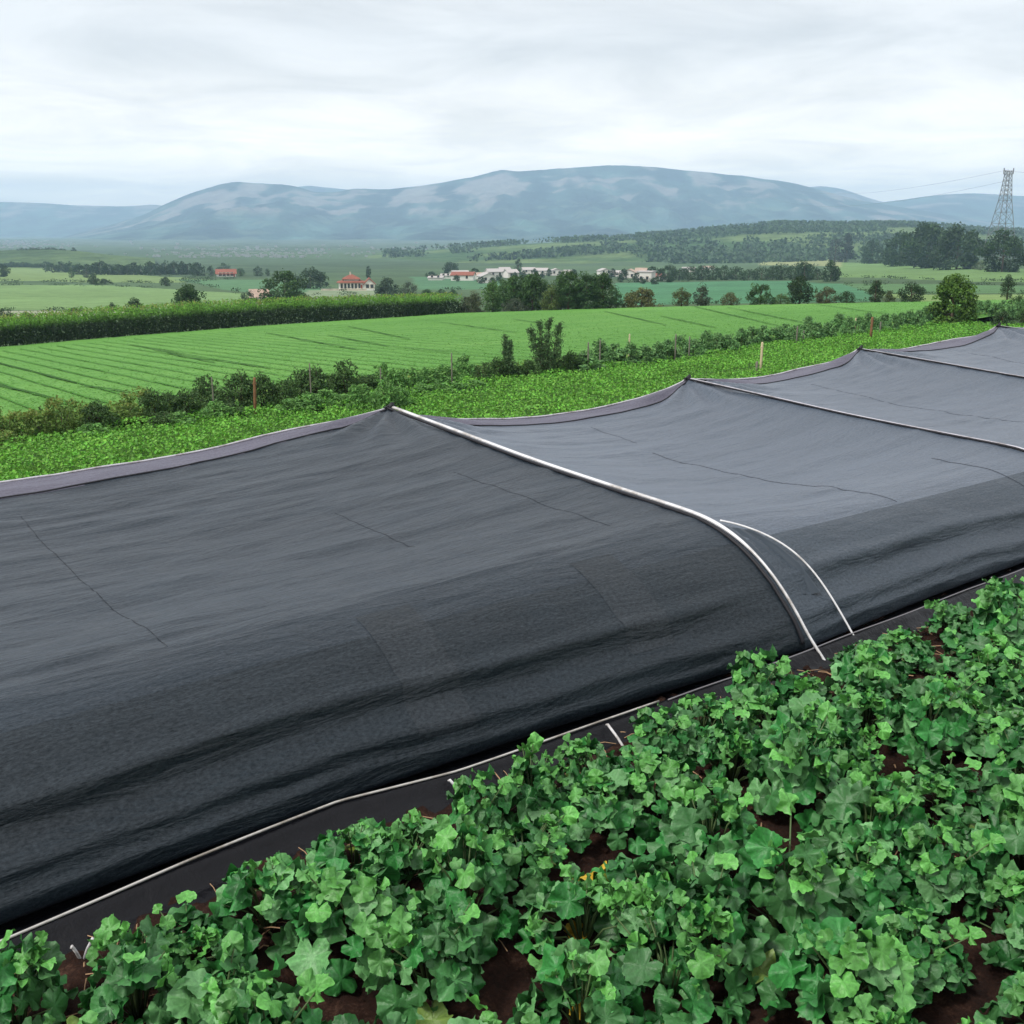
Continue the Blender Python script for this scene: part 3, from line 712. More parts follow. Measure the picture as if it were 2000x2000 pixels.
def squash_plant(seed, R=.40, H=.42, nl=66, yellow=0):
    r_ = np.random.default_rng(seed); t = thing('squash_plant', '', 'squash plant')
    V, T, Q, C_, n = [], [], [], [], 0; st = MB(); yl = []
    heads = [(r_.uniform(-.55, .55, 2) * R, r_.uniform(.72, 1.0) * H) for _ in range(5)]
    for i in range(nl):
        kind = r_.random()
        if kind < .28:                                         # young crumpled leaves at the shoot tips
            hxy, hz = heads[r_.integers(len(heads))]; xy = hxy + r_.normal(0, .07, 2); z = hz + r_.uniform(-.08, .04); size = r_.uniform(.07, .135)
            nrm = np.r_[r_.normal(0, .75, 2), .8]; base = np.array((.080, .26, .050)) * r_.uniform(.75, 1.3)
        else:
            a = r_.uniform(0, 6.28); q = math.sqrt(r_.uniform(.02, 1)); xy = np.array([math.cos(a), math.sin(a)]) * q * R
            z = H * (1 - q ** 2.4 * .80) * r_.uniform(.6, 1.0); size = r_.uniform(.11, .215)
            nrm = np.r_[np.array([math.cos(a), math.sin(a)]) * (.25 + .75 * q) + r_.normal(0, .42, 2), .75]
            base = np.array((.024, .138, .029)) * r_.uniform(.5, 1.35)
            if r_.random() < .018: base = np.array((.16, .22, .035)) * r_.uniform(.7, 1.1)
            elif r_.random() < .25: base = np.array((.105, .27, .095)) * r_.uniform(.85, 1.2)
        a = math.atan2(xy[1], xy[0]) + r_.normal(0, .7); tan = np.r_[math.cos(a), math.sin(a), -.15 + r_.normal(0, .25)]
        lv, lt, lq, lc = LEAVES[r_.integers(len(LEAVES))]
        M_ = basis(nrm, tan); P = (lv * size * np.array([1, r_.choice([-1, 1]) * r_.uniform(.85, 1.15), r_.uniform(.6, 1.35)])) @ M_.T + np.r_[xy, z]
        P[:, 2] = np.maximum(P[:, 2], .03 + .04 * r_.random())
        if yellow and kind >= .28 and q > .75 and len(yl) < yellow: yl.append((P, lt, lq)); 
        else:
            V.append(P); T.append(lt + n); Q.append(lq + n); C_.append(base[None, :] * lc[:, None]); n += len(P)
        if r_.random() < .4:
            b0 = np.r_[xy * .15, .02]; mid = np.r_[xy * .45, z * .65]; st.tube([b0, mid, np.r_[xy, z - .005]], [.007, .0055, .004], 5)
    link('foliage', new_mesh('foliage', np.concatenate(V), [np.concatenate(Q), np.concatenate(T)], np.concatenate(C_)), M_SQUASH, t)
    st.build('stems', M_STEM, t, True)
    for P, lt, lq in yl:
        link('yellow_leaf', new_mesh('yellow_leaf', P * np.array([1.12, 1.12, 1]), [lq, lt], np.tile(np.array((.50, .33, .03)), (len(P), 1)) * rng.uniform(.8, 1.1)), M_SQUASH, t)['label'] = 'withered yellow leaf'
    return t
SQ = [squash_plant(40 + i, .27 + .035 * (i % 3),   .42 + .055 * (i % 4), 62 + 6 * (i % 3)) for i in range(7)]
GRP = 'squash plants in the foreground bed'; LBL = 'leafy green squash plant growing among the others in the red soil bed'
used = set()
def put_squash(x, y, sc_, label=LBL, k=None, rz=None, sz=None):
    k = int(rng.integers(len(SQ))) if k is None else k
    src = SQ[k]; rz = rng.uniform(0, 6.28) if rz is None else rz; S_v = (sc_, sc_, sz or sc_ * rng.uniform(.78, 1.18))
    if k in used: return dup(src, (x, y, .03), rz, S_v, label, GRP)
    used.add(k); src.location = (x, y, .03); src.rotation_euler = (0, 0, rz); src.scale = S_v; src['label'] = label; src['group'] = GRP; return src
def bed(u, v, z=.2):
    d = ray(u, v); t = (z - CAM_H) / d[2]; return d[:2] * t
EDGE = [(30, 1925), (265, 1900), (370, 1815), (520, 1735), (690, 1640), (800, 1640), (940, 1570), (1040, 1530), (1150, 1490), (1290, 1420), (1370, 1400), (1480, 1340), (1560, 1335), (1690, 1265), (1770, 1245), (1860, 1195), (1960, 1160)]
pts = [bed(u, v + 40 - .010 * u) for u, v in EDGE]
HOLES = [(590, 1910, 44), (1260, 1970, 52), (1985, 1530, 30), (1415, 1400, 18), (1335, 1670, 22), (1050, 1840, 20), (250, 1880, 16), (80, 1960, 14), (165, 1915, 62), (1232, 1490, 24), (912, 1580, 22), (1610, 1300, 20)]
cand = []
for n in np.arange(4.55, -3.2, -.68):
    for s in np.arange(-9.5, 12.5, .50): cand.append(sn(s + rng.uniform(-.10, .10) + (.26 if int(round((4.55 - n) / .68)) % 2 else 0), n + rng.uniform(-.08, .08)))
rng.shuffle(cand)
def ok_hole(p):
    u, v = project(p[0], p[1], .12); return all(math.hypot((u - a) / 1.5, v - b_) > r_ for a, b_, r_ in HOLES)
allp = list(pts)
for p in cand:
    if p[1] < .9: continue
    u, v = project(p[0], p[1], .2)
    if not (-260 < u < 2500 and v < 2500): continue
    e = np.interp(u, [a for a, _ in EDGE], [b_ for _, b_ in EDGE]) if u < 1960 else 1160 - (u - 1960) * .37
    if v < e + 66 - .012 * max(u, 0) or not ok_hole(p): continue
    if min(math.hypot(p[0] - q_[0], p[1] - q_[1]) for q_ in allp) < .50: continue
    allp.append(p)
for _ in range(6000):                                          # self-sown gap fillers
    p = sn(rng.uniform(-9.5, 12), rng.uniform(-3, 4.6)); u, v = project(p[0], p[1], .2)
    if p[1] < .9 or not (-300 < u < 2700 and v < 3000) or not ok_hole(p): continue
    e = np.interp(u, [a for a, _ in EDGE], [b_ for _, b_ in EDGE]) if u < 1960 else 1160 - (u - 1960) * .37
    if v < e + 60 or min(math.hypot(p[0] - q_[0], p[1] - q_[1]) for q_ in allp) < .475: continue
    allp.append(p)
yel = [bed(1140, 1800), bed(1310, 1905), bed(1255, 1750)]
for j, p in enumerate(allp):
    if not ok_hole(p): continue
    if min(math.hypot(p[0] - q_[0], p[1] - q_[1]) for q_ in yel) < .26: continue
    lab = LBL
    if j == 2: lab = 'leafy green squash plant at the bed edge right of the crossed sticks'
    if j == 9: lab = 'squash plant crowding the stake where the pale hem rod ends'
    if j == 12: lab = 'squash plant growing against the foot of the white hoop'
    put_squash(p[0], p[1], rng.uniform(.86, 1.12) * (.85 if j < len(pts) else 1), lab)
for q_, lab, sd_ in ((yel[0], 'squash plant with a withered yellow leaf over bare soil', 90), (yel[1], 'squash plant with yellowing leaves beside the bare patch at the bottom edge', 91), (yel[2], 'squash plant with a small yellow leaf at its tip, above the withered one', 92)):
    t = squash_plant(sd_, .38, .38, 60, 3 if sd_ == 91 else 2); t.location = (q_[0], q_[1], .03); t['label'] = lab; t['group'] = GRP

# ------------------------------------------------------------------ foliage tools
def leaf_cloud(P, size, col, nbias=.5, outward=None, aspect=.6, seed=0, droop=0.0):
    """one small folded leaf (4 corners) per point"""
    r_ = np.random.default_rng(seed); n = len(P)
    nr = r_.normal(0, 1, (n, 3)); nr /= np.linalg.norm(nr, axis=1)[:, None]; nr[:, 2] += nbias
    if outward is not None: nr += outward * .7
    nr /= np.linalg.norm(nr, axis=1)[:, None]
    tg = r_.normal(0, 1, (n, 3)); tg[:, 2] -= droop; tg -= nr * (tg * nr).sum(1)[:, None]; tg /= np.linalg.norm(tg, axis=1)[:, None] + 1e-9
    bt = np.cross(nr, tg); size = np.broadcast_to(size, n)[:, None]
    V = np.stack([P - tg * size * .5, P + bt * size * .5 * aspect + nr * size * .12, P + tg * size * .5 - nr * size * .05, P - bt * size * .5 * aspect + nr * size * .12], 1).reshape(-1, 3)
    F = np.arange(4 * n).reshape(-1, 4)
    return V, F, np.repeat(col, 4, axis=0)
def cloud_obj(name, parts, mt, parent=None, loc=None):
    V = np.concatenate([p[0] for p in parts]); C_ = np.concatenate([p[2] for p in parts]); F, n = [], 0
    for p in parts: F.append(p[1] + n); n += len(p[0])
    return link(name, new_mesh(name, V, np.concatenate(F), np.clip(C_, .004, 1), smooth=False), mt, parent, loc)
def crown_pts(shape, h, w_, n, r_, base=.08):
    """clump centres of a crown, then leaves round each clump; leaves keep to the clumps so sky shows between"""
    nc = {'round': 60, 'oval': 56, 'column': 52, 'bush': 44, 'spire': 44, 'loose': 44}[shape]
    cl = []
    while len(cl) < nc:
        z = r_.random(); a = r_.uniform(0, 6.28)
        if shape == 'round': k = max(.62 if z < .4 else 0, 1 - abs((z - .42) / .60) ** 2.4) 
        elif shape == 'oval': k = min(.70 + z, 1 - max(0, (z - .30) / .74) ** 2.0)
        elif shape == 'column': k = min(.72 + z, 1 - max(0, (z - .5) / .55) ** 2.6)
        elif shape == 'bush': k = 1 - max(0, z / 1.03) ** 2.2 * .92
        elif shape == 'spire': k = 1.05 * (1 - z) + .1
        else: k = .62 + .38 * math.sin(z * 3 + .3)
        k = max(k, .06); q = r_.uniform(.15, 1) ** .5
        if r_.random() > k + .25: continue
        cl.append((math.cos(a) * q * k * .46 * w_ * r_.uniform(.88, 1.1), math.sin(a) * q * k * .46 * w_ * r_.uniform(.88, 1.1), h * (base + (1 - base) * (.03 + .90 * z)) * r_.uniform(.97, 1.02)))
    cl = np.array(cl); cs = r_.uniform(.11, .19, nc) * math.sqrt(w_ * min(h, w_ * 1.6)); cb = r_.uniform(.66, 1.34, nc)
    i = r_.integers(0, nc, n); off = r_.normal(0, 1, (n, 3)); off /= np.linalg.norm(off, axis=1)[:, None]
    off *= (r_.uniform(.25, 1, n) ** .5)[:, None]
    P = cl[i] + off * cs[i][:, None] * np.array([1, 1, .8]); P[:, 2] = np.maximum(P[:, 2], .03 * h * r_.uniform(.3, 1.5, n))
    return P, off, cb[i], cl
def make_tree(name, label, cat, h, w_, shape='round', col=(.045, .10, .03), n=2200, ls=None, seed=1, group=None, base=.08, trunk=True, mt=None):
    r_ = np.random.default_rng(seed); t = thing(name, label, cat, group=group)
    n = int(n * 1.5); P, off, cb, cl = crown_pts(shape, h, w_, n, r_, base)
    hue = r_.uniform(-1, 1, n)[:, None] * np.array([.22, .12, .1]) + 1
    C_ = np.array(col)[None, :] * cb[:, None] * hue
    ls = ls or (.062 if n > 1500 else .080 if n > 800 else .115) * math.sqrt(h * w_)
    cloud_obj('crown', [leaf_cloud(P, ls * r_.uniform(.6, 1.3, n), C_, .5, off, .65, seed)], mt or M_LEAF, t)
    if trunk:
        m = MB(); r0 = .022 * h + .03; b_ = r_.uniform(-.04, .04, 2) * h
        m.tube([(0, 0, -.15 * min(1, h * .3)), (b_[0] * .3, b_[1] * .3, h * .3), (b_[0], b_[1], h * .72), (b_[0], b_[1], h * .9)], [r0 * 1.15, r0 * .85, r0 * .4, r0 * .12], 7)
        for k in r_.choice(len(cl), 9, replace=False):
            z0 = min(cl[k][2] * .6, h * .6); m.tube([(b_[0] * z0 / h, b_[1] * z0 / h, z0), (cl[k][0] * .5, cl[k][1] * .5, (z0 + cl[k][2]) * .5), cl[k]], [r0 * .42, r0 * .26, r0 * .08], 5)
        m.build('trunk', M_BARK, t, True)
    return t
def plant_at(u, vb, vt, wpx):
    p = at(u, vb); h = height_px(p, vb, vt); w_ = wpx / FPX * p[1] * (CP + SP * v2r(vb)); return p, h, w_
def tree_px(u, vb, vt, wpx, label, shape='round', col=(.040, .085, .030), name='tree', cat='tree', n=2000, seed=None, group=None, base=.05, deep=0, **k):
    p, h, w_ = plant_at(u, vb, vt, wpx)
    if deep: d_ = ray(u, vb); p = d_ * (deep / d_[1]) + [0, 0, CAM_H]; h = height_px(p, vb, vt); w_ = wpx / FPX * p[1]
    t = make_tree(name, label, cat, h, w_, shape, col, n, seed=seed or int(u * 7 + vb), group=group, base=base, **k)
    t.location = (p[0], p[1], (p[2] if deep else float(terrain(p[0], p[1]))) - .05 * h); return t
DK, DG, MG, OL, GG = (.032, .066, .022), (.050, .105, .032), (.080, .165, .042), (.095, .120, .040), (.060, .085, .050)

# ------------------------------------------------------------------ crops behind the tunnel
BL = [(-120, 877), (0, 862), (250, 832), (500, 800), (700, 776), (940, 745), (1100, 729), (1300, 705), (1500, 675), (1700, 651), (1858, 630), (2000, 613), (2200, 590)]
FB = [(-150, 694), (0, 682), (200, 664), (500, 640), (770, 623), (900, 614), (1100, 608), (1250, 603), (1500, 598), (1700, 594), (1900, 590), (2000, 588), (2200, 583)]
bl = lambda u: float(np.interp(u, [a for a, _ in BL], [b_ for _, b_ in BL])); fb = lambda u: float(np.interp(u, [a for a, _ in FB], [b_ for _, b_ in FB]))
M_FIELD = mat('young_wheat', rough=.8, spec=.15); g = G(M_FIELD); o_ = g.obj()
mp = g.n('ShaderNodeMapping'); mp.inputs['Rotation'].default_value = (0, 0, math.radians(51.5 + 0.0)); g.l(o_, mp.inputs[0])
sxyz = g.n('ShaderNodeSeparateXYZ'); g.l(mp.outputs[0], sxyz.inputs[0])
big = g.noise(o_, .10, 4, .6); fine = g.noise(o_, 2.4, 5, .7); rows = g.noise(mp.outputs[0], 1.0, 4, .6, stretch=(1.5, .03, 1))
f = g.math('ADD', g.math('MULTIPLY', big, .34), g.math('ADD', g.math('MULTIPLY', fine, .2), g.math('MULTIPLY', rows, .46)))
cbase = g.ramp(f, [(.34, (.074, .200, .034)), (.5, (.100, .250, .046)), (.66, (.138, .292, .062))])
g.base(cbase)
g.normal(g.bump(g.noise(o_, 3.2, 5, .75), .7, .12))
us = np.linspace(-150, 2200, 260); V = []
for u in us:
    a, b_ = bl(u) + 2, fb(u)
    for v in a + (b_ - a) * np.linspace(0, 1, 46): 
        p = at(u, v); V.append((p[0], p[1], float(terrain(p[0], p[1]))))
V = np.array(V); V[:, 2] += .17 + .03 * pnoise(V[:, 0], V[:, 1], .9, 4.4, 2)
tag(link('wheat_field', new_mesh('wheat_field', V, grid_faces(len(us), 46)), M_FIELD), kind='structure')
# tramlines: shallow wheel tracks of bare dark earth between the plants
M_TRACK = mat('dark_track', (.040, .105, .024), .95, .05)
m = MB()
for (u0, v0), (u1, v1) in [((-60, 700), (70, 735)), ((70, 735), (150, 757)), ((-40, 752), (140, 796)), ((250, 678), (400, 706)), ((400, 706), (530, 728)), ((640, 660), (760, 683)), ((760, 683), (900, 697)),
                           ((300, 690), (420, 716)), ((860, 634), (1010, 655)), ((1000, 627), (1110, 645)), ((1350, 601), (1520, 642)), ((1290, 622), (1400, 646)), ((1420, 604), (1590, 640)),
                           ((1590, 598), (1760, 622)), ((680, 642), (800, 668)), ((160, 762), (270, 778)), ((520, 655), (700, 690)), ((1180, 612), (1300, 640))]:
    a, b_ = at(u0, v0), at(u1, v1); d = (b_ - a)[:2]; Ld = np.linalg.norm(d); d /= Ld; nrm = np.array([-d[1], d[0]])
    k = int(Ld / .7) + 2; tt = np.linspace(0, 1, k); Vt = []
    for t_ in tt:
        c = a[:2] * (1 - t_) + b_[:2] * t_; wv_ = .095 * (.55 + .45 * math.sin(t_ * 3.1)) * (1 + .5 * mnoise.noise(Vector((t_ * Ld * .5, u0, 0)))); c = c + nrm * .10 * mnoise.noise(Vector((t_ * Ld * .2, v0, 1)))
        for s_ in (-1, 1):
            q_ = c + nrm * wv_ * s_; Vt.append((q_[0], q_[1], float(terrain(*q_)) + .245))
    m.add(Vt, grid_faces(k, 2))
tag(m.build('wheel_tracks', M_TRACK), kind='structure')
# drill rows: narrow gaps between the sown strips
m = MB(); M_ROW = mat('row_gap', (.062, .178, .030), .9, .05)
for si in np.arange(-60, 75, 1.35):
    c = []
    for n_i in np.arange(33, 150, .8):
        x, y = sn(si + .12 * mnoise.noise(Vector((si, n_i * .15, 2))), n_i)
        if y < 5: continue
        z = float(terrain(x, y)); u_, v_ = project(x, y, z + .2)
        if -140 < u_ < 2180 and fb(u_) + 2.5 < v_ < bl(u_) - 2: c.append((x, y, z))
        elif len(c) > 3: break
        else: c = []
    if len(c) < 4: continue
    c = np.array(c); hw_ = .055 + .05 * np.array([max(0, mnoise.noise(Vector((si * 3, k * .25, 7)))) for k in range(len(c))])
    Vt = np.stack([c + np.r_[AX, 0] * -hw_[:, None] + [0, 0, .232], c + np.r_[AX, 0] * hw_[:, None] + [0, 0, .232]], 1).reshape(-1, 3); m.add(Vt, grid_faces(len(c), 2))
tag(m.build('drill_rows', M_ROW), kind='structure')
# tufts on the nearer part of the wheat
P = []
while len(P) < 34000:
    u = rng.uniform(-120, 2150); a, b_ = bl(u), fb(u); v = a - (a - b_) * rng.random() ** 1.6
    d = ray(u, v); P.append((u, v))
def many_at(PV):
    """plane-field hits for many picture points at once"""
    PV = np.array(PV); x = (PV[:, 0] - 1000) / FPX; y = (PV[:, 1] - 1000) / FPX
    d = np.stack([x, CP - y * SP, -SP - y * CP], 1); t = np.full(len(d), 20.0)
    lo, hi = np.full(len(d), 12.0), np.full(len(d), 160.0)
    for _ in range(34):
        t = (lo + hi) / 2; q_ = d * t[:, None]; under = q_[:, 2] + CAM_H < terrain(q_[:, 0], q_[:, 1]); hi = np.where(under, t, hi); lo = np.where(under, lo, t)
    q_ = d * t[:, None]; q_[:, 2] = terrain(q_[:, 0], q_[:, 1]); return q_
Q_ = many_at(P); Q_[:, 2] += .21 + rng.uniform(-.03, .05, len(Q_))
cw = np.array((.105, .258, .048)) * rng.uniform(.9, 1.2, (len(Q_), 1)) * rng.uniform(.95, 1.05, (len(Q_), 3))
tag(cloud_obj('wheat_tufts', [leaf_cloud(Q_, np.full(len(Q_), .12), cw, 3.5, None, .5, 5)], M_WEED), kind='stuff')

M_UNDER = mat('crop_floor', rough=.95, spec=.05); g = G(M_UNDER); g.base(g.ramp(g.noise(g.obj(), 1.6, 5, .7), [(.35, (.022, .055, .010)), (.65, (.06, .14, .022))]))
def bean_edge(s): return 21.0
ss = np.linspace(-16, 62, 160); V = []
for s in ss:
    for n in np.linspace(20.5, 42.0, 26):
        x, y = sn(s, n); V.append((x, y, float(terrain(x, y)) + .06))
V = np.array(V); V[:, 2] += .05 * pnoise(V[:, 0], V[:, 1], .8, 1.4, 2)
tag(link('bean_field_floor', new_mesh('bean_field_floor', V, grid_faces(len(ss), 26)), M_UNDER), kind='structure')
nb = 210000
s_ = -14 + 76 * rng.random(nb) ** 1.35; n_ = 21.5 + 20.5 * rng.random(nb)
Xb = AX[0] * (s_ + S1) + AN[0] * n_; Yb = AX[1] * (s_ + S1) + AN[1] * n_
ub, vb = project(Xb, Yb, terrain(Xb, Yb)); lim = np.interp(ub, [a for a, _ in BL], [b_ for _, b_ in BL])
kp = (vb > lim + 1) & (ub > -200) & (ub < 2200); Xb, Yb, s_, n_ = Xb[kp], Yb[kp], s_[kp], n_[kp]
rowh = .5 + .5 * np.cos(n_ * 2 * math.pi / .75)
keep = rng.random(len(Xb)) < .45 + .55 * rowh; Xb, Yb, rowh = Xb[keep], Yb[keep], rowh[keep]
hz = pnoise(Xb, Yb, .55, 3.3, 2)
Zb = terrain(Xb, Yb) + .12 + .20 * rowh * rng.uniform(.5, 1.1, len(Xb)) + .10 * hz
cb_ = np.array((.145, .36, .048)) * (rng.uniform(.55, 1.35, (len(Xb), 1)) + .25 * hz[:, None]) * rng.uniform(.88, 1.12, (len(Xb), 3))
tag(cloud_obj('bean_crop', [leaf_cloud(np.stack([Xb, Yb, Zb], 1), rng.uniform(.075, .14, len(Xb)), cb_, 1.0, None, .75, 6)], M_WEED), kind='stuff')

# ------------------------------------------------------------------ hedgerow: single shrubs, posts, saplings
def shrub(name, h, w_, col, n, ls, seed, shape='bush', tips=None):
    r_ = np.random.default_rng(seed); t = thing(name, '', 'shrub')
    P, off, cb, cl = crown_pts(shape, h, w_, n, r_, .02)
    C_ = np.array(col)[None, :] * cb[:, None] * (1 + r_.uniform(-1, 1, (n, 1)) * np.array([.25, .15, .1]))
    if tips is not None:
        k = (P[:, 2] > .78 * h) & (r_.random(n) < .5); C_[k] = np.array(tips) * r_.uniform(.7, 1.2, (k.sum(), 1))
    cloud_obj('foliage', [leaf_cloud(P, ls * r_.uniform(.6, 1.3, n), C_, .5, off, .5, seed)], M_WEED, t)
    m = MB()
    for k in r_.choice(len(cl), 8, replace=False): m.tube([(cl[k][0] * .2, cl[k][1] * .2, -.05), (cl[k][0] * .6, cl[k][1] * .6, cl[k][2] * .6), cl[k]], [.018, .012, .005], 5)
    m.build('stems', M_BARK, t, True); return t
KINDS = {
    'dark': ([shrub('hedge_shrub', 1.0, 1.3, (.066, .130, .038), 1300, .105, 300 + i) for i in range(3)], 'dark green shrub in the scruffy stretch of hedgerow behind the bean crop'),
    'weed': ([shrub('tall_weed', 1.0, 1.3, (.15, .24, .055), 1000, .12, 310 + i, 'loose', (.19, .23, .05)) for i in range(3)], 'tall yellowing weed clump in the left end of the hedgerow'),
    'leafy': ([shrub('leafy_shrub', 1.0, 1.3, (.15, .32, .085), 1000, .14, 320 + i) for i in range(3)], 'leafy mid green shrub in the hedgerow behind the bean crop'),
    'row': ([shrub('row_shrub', 1.0, 1.3, (.14, .28, .10), 900, .16, 330 + i) for i in range(3)], 'low leafy shrub in the even right stretch of the hedgerow'),
}
GRPS = {'dark': 'dark shrubs of the hedgerow', 'weed': 'weed clumps of the hedgerow', 'leafy': 'leafy shrubs of the hedgerow', 'row': 'low shrubs of the even hedgerow'}
usedk = set()
def put_shrub(kind, u, vb_, hpx, wpx, label=None):
    p = at(u, vb_); h = hpx / FPX * p[1] * 1.02; w_ = wpx / FPX * p[1]; L_, lab = KINDS[kind]; k = int(rng.integers(3)); src = L_[k]
    loc = (p[0], p[1], float(terrain(p[0], p[1]))); sc_ = (w_ / 1.15, w_ / 1.15, h / .93)
    if (kind, k) in usedk: return dup(src, loc, rng.uniform(0, 6.28), sc_, label or lab, GRPS[kind])
    usedk.add((kind, k)); src.location = loc; src.rotation_euler = (0, 0, rng.uniform(0, 6.28)); src.scale = sc_; src['label'] = label or lab; src['group'] = GRPS[kind]; return src
u = -90.0
while u < 2080:
    if u < 170: kind, h, w_ = ('weed' if rng.random() < .6 else 'dark'), rng.uniform(48, 74), 62
    elif u < 330: kind, h, w_ = ('dark' if rng.random() < .6 else 'weed'), rng.uniform(44, 66), 58
    elif u < 690: kind, h, w_ = 'dark', rng.uniform(46, 72), 60
    elif u < 930: kind, h, w_ = ('leafy' if rng.random() < .75 else 'dark'), rng.uniform(38, 56), 52
    elif u < 1120: kind, h, w_ = 'dark', rng.uniform(30, 42), 44
    else: kind, h, w_ = 'row', (46 - (u - 1120) * .024) * rng.uniform(.8, 1.12), max(20, 44 - (u - 1120) * .026)
    put_shrub(kind, u, bl(u) + rng.uniform(-6, 6), h, w_ * rng.uniform(1.0, 1.35)); 
    if u < 940 and rng.random() < .6: put_shrub('leafy' if rng.random() < .6 else kind, u + 20, bl(u) + rng.uniform(10, 18), h * .55, w_ * 1.1)
    u += w_ * rng.uniform(.50, .72)
for (uu, vv, h, w_) in ((705, 800, 50, 60), (755, 806, 62, 58), (782, 800, 44, 50)):
    put_shrub('leafy', uu, vv, h, w_, 'pale leafy bush rising behind the nearest tunnel peak')
# dry grass verge at the far foot of the hedgerow
P = []
for _ in range(9000):
    uu = rng.uniform(-60, 1950); P.append((uu, bl(uu) - rng.uniform(8, 34) * (1 - uu / 2900)))
Q_ = many_at(P); Q_[:, 2] += rng.uniform(.1, .34, len(Q_))
mixc = rng.random((len(Q_), 1)); cg = (np.array((.24, .26, .07)) * mixc + np.array((.15, .33, .055)) * (1 - mixc)) * rng.uniform(.7, 1.2, (len(Q_), 1))
tag(cloud_obj('verge_grass', [leaf_cloud(Q_, .22, cg, .1, None, .25, 9, 2.0)], M_WEED), kind='stuff')

def sapling(u, vb_, vt, wpx, label, seed, stems=3):
    p, h, w_ = plant_at(u, vb_, vt, wpx); r_ = np.random.default_rng(seed); t = thing('young_tree', label, 'young tree', p)
    m = MB(); P, O = [], []
    for i in range(stems):
        tip = np.array([(i - (stems - 1) / 2) * w_ * .26 + r_.normal(0, .03 * w_), r_.normal(0, w_ * .12), h * r_.uniform(.80, 1.0)])
        m.tube([(0, 0, -.1), tip * [.4, .4, .35], tip], [.035, .024, .006], 6)
        for k in range(60):
            z = r_.uniform(.06, .98); c = tip * [z ** .6, z ** .6, z]; a = r_.uniform(0, 6.28); l = w_ * .30 * (1.05 - z) ** .6 * r_.uniform(.4, 1.1) + .03
            e = c + [math.cos(a) * l, math.sin(a) * l, l * .85]; m.tube([c, e], [.007, .002], 4)
            kk = 26; q_ = r_.random((kk, 1)); P.append(c * (1 - q_) + e * q_ + r_.normal(0, .055, (kk, 3)))
    P = np.concatenate(P); C_ = np.array((.075, .145, .055)) * r_.uniform(.6, 1.4, (len(P), 1)) * r_.uniform(.9, 1.1, (len(P), 3))
    cloud_obj('crown', [leaf_cloud(P, .095 * r_.uniform(.6, 1.3, len(P)), C_, .2, None, .45, seed)], M_LEAF, t); m.build('trunk', M_BARK, t, True); return t
sapling(991, 742, 652, 38, 'smaller young tree standing left in the pair above the hedgerow', 71, 2)
sapling(1066, 734, 620, 72, 'taller bushy young tree standing right in the pair above the hedgerow', 72, 4)
def post(u, vb_, vt, wpx, label, mt=M_WOOD, lean=0.0, grp=None):
    p = at(u, vb_); h = height_px(p, vb_, vt); r = wpx / FPX * p[1] / 2
    m = MB(); m.tube([(0, 0, -.15), (lean * h * .3, 0, h * .4), (lean * h, 0, h * .96), (lean * h, 0, h)], [r, r, r * .92, r * .6], 8)
    m.tube([(lean * h * .8, -.02, h * .82), (lean * h * .8, .02, h * .84)], [r * 1.3, r * 1.3], 8)
    p[2] = float(terrain(p[0], p[1])); return tag(m.build('fence_post', mt, None, True, p), label, 'post', grp)
M_THIN = mat('thin_stake', (.17, .16, .13), .8, .2)
M_CANE = mat('bleached_stake', (.50, .42, .28), .8, .2)
post(499, 815, 737, 6, 'thick rusty brown post leaning in the dark stretch of hedgerow', M_WOOD, .04)
post(1485, 731, 668, 5, 'pale brown post at the edge of the bean crop between two tunnel peaks', M_CANE)
post(1477, 733, 706, 5, 'short dark stub beside the pale brown post', M_THIN)
post(1700, 664, 619, 5, 'thick reddish brown post in the even right stretch of hedgerow', M_WOOD)
G_ = 'thin fence stakes along the hedgerow'
for (uu, vb_, vt) in ((420, 815, 737), (609, 790, 709), (745, 772, 719), (883, 750, 689), (1148, 722, 668), (1171, 719, 664), (1318, 700, 652), (1345, 697, 657), (1555, 668, 637), (1568, 664, 645), (1718, 646, 628)):
    post(uu, vb_ + 8, vt, 2.8, 'thin grey fence stake standing in the hedgerow', M_THIN, 0, G_)
for (uu, vb_, vt, lab) in ((1228, 712, 652, 'pale thin stake in the hedgerow right of the young trees'), (1669, 655, 621, 'pale stake just left of the reddish brown post')): post(uu, vb_, vt, 3, lab, M_CANE)

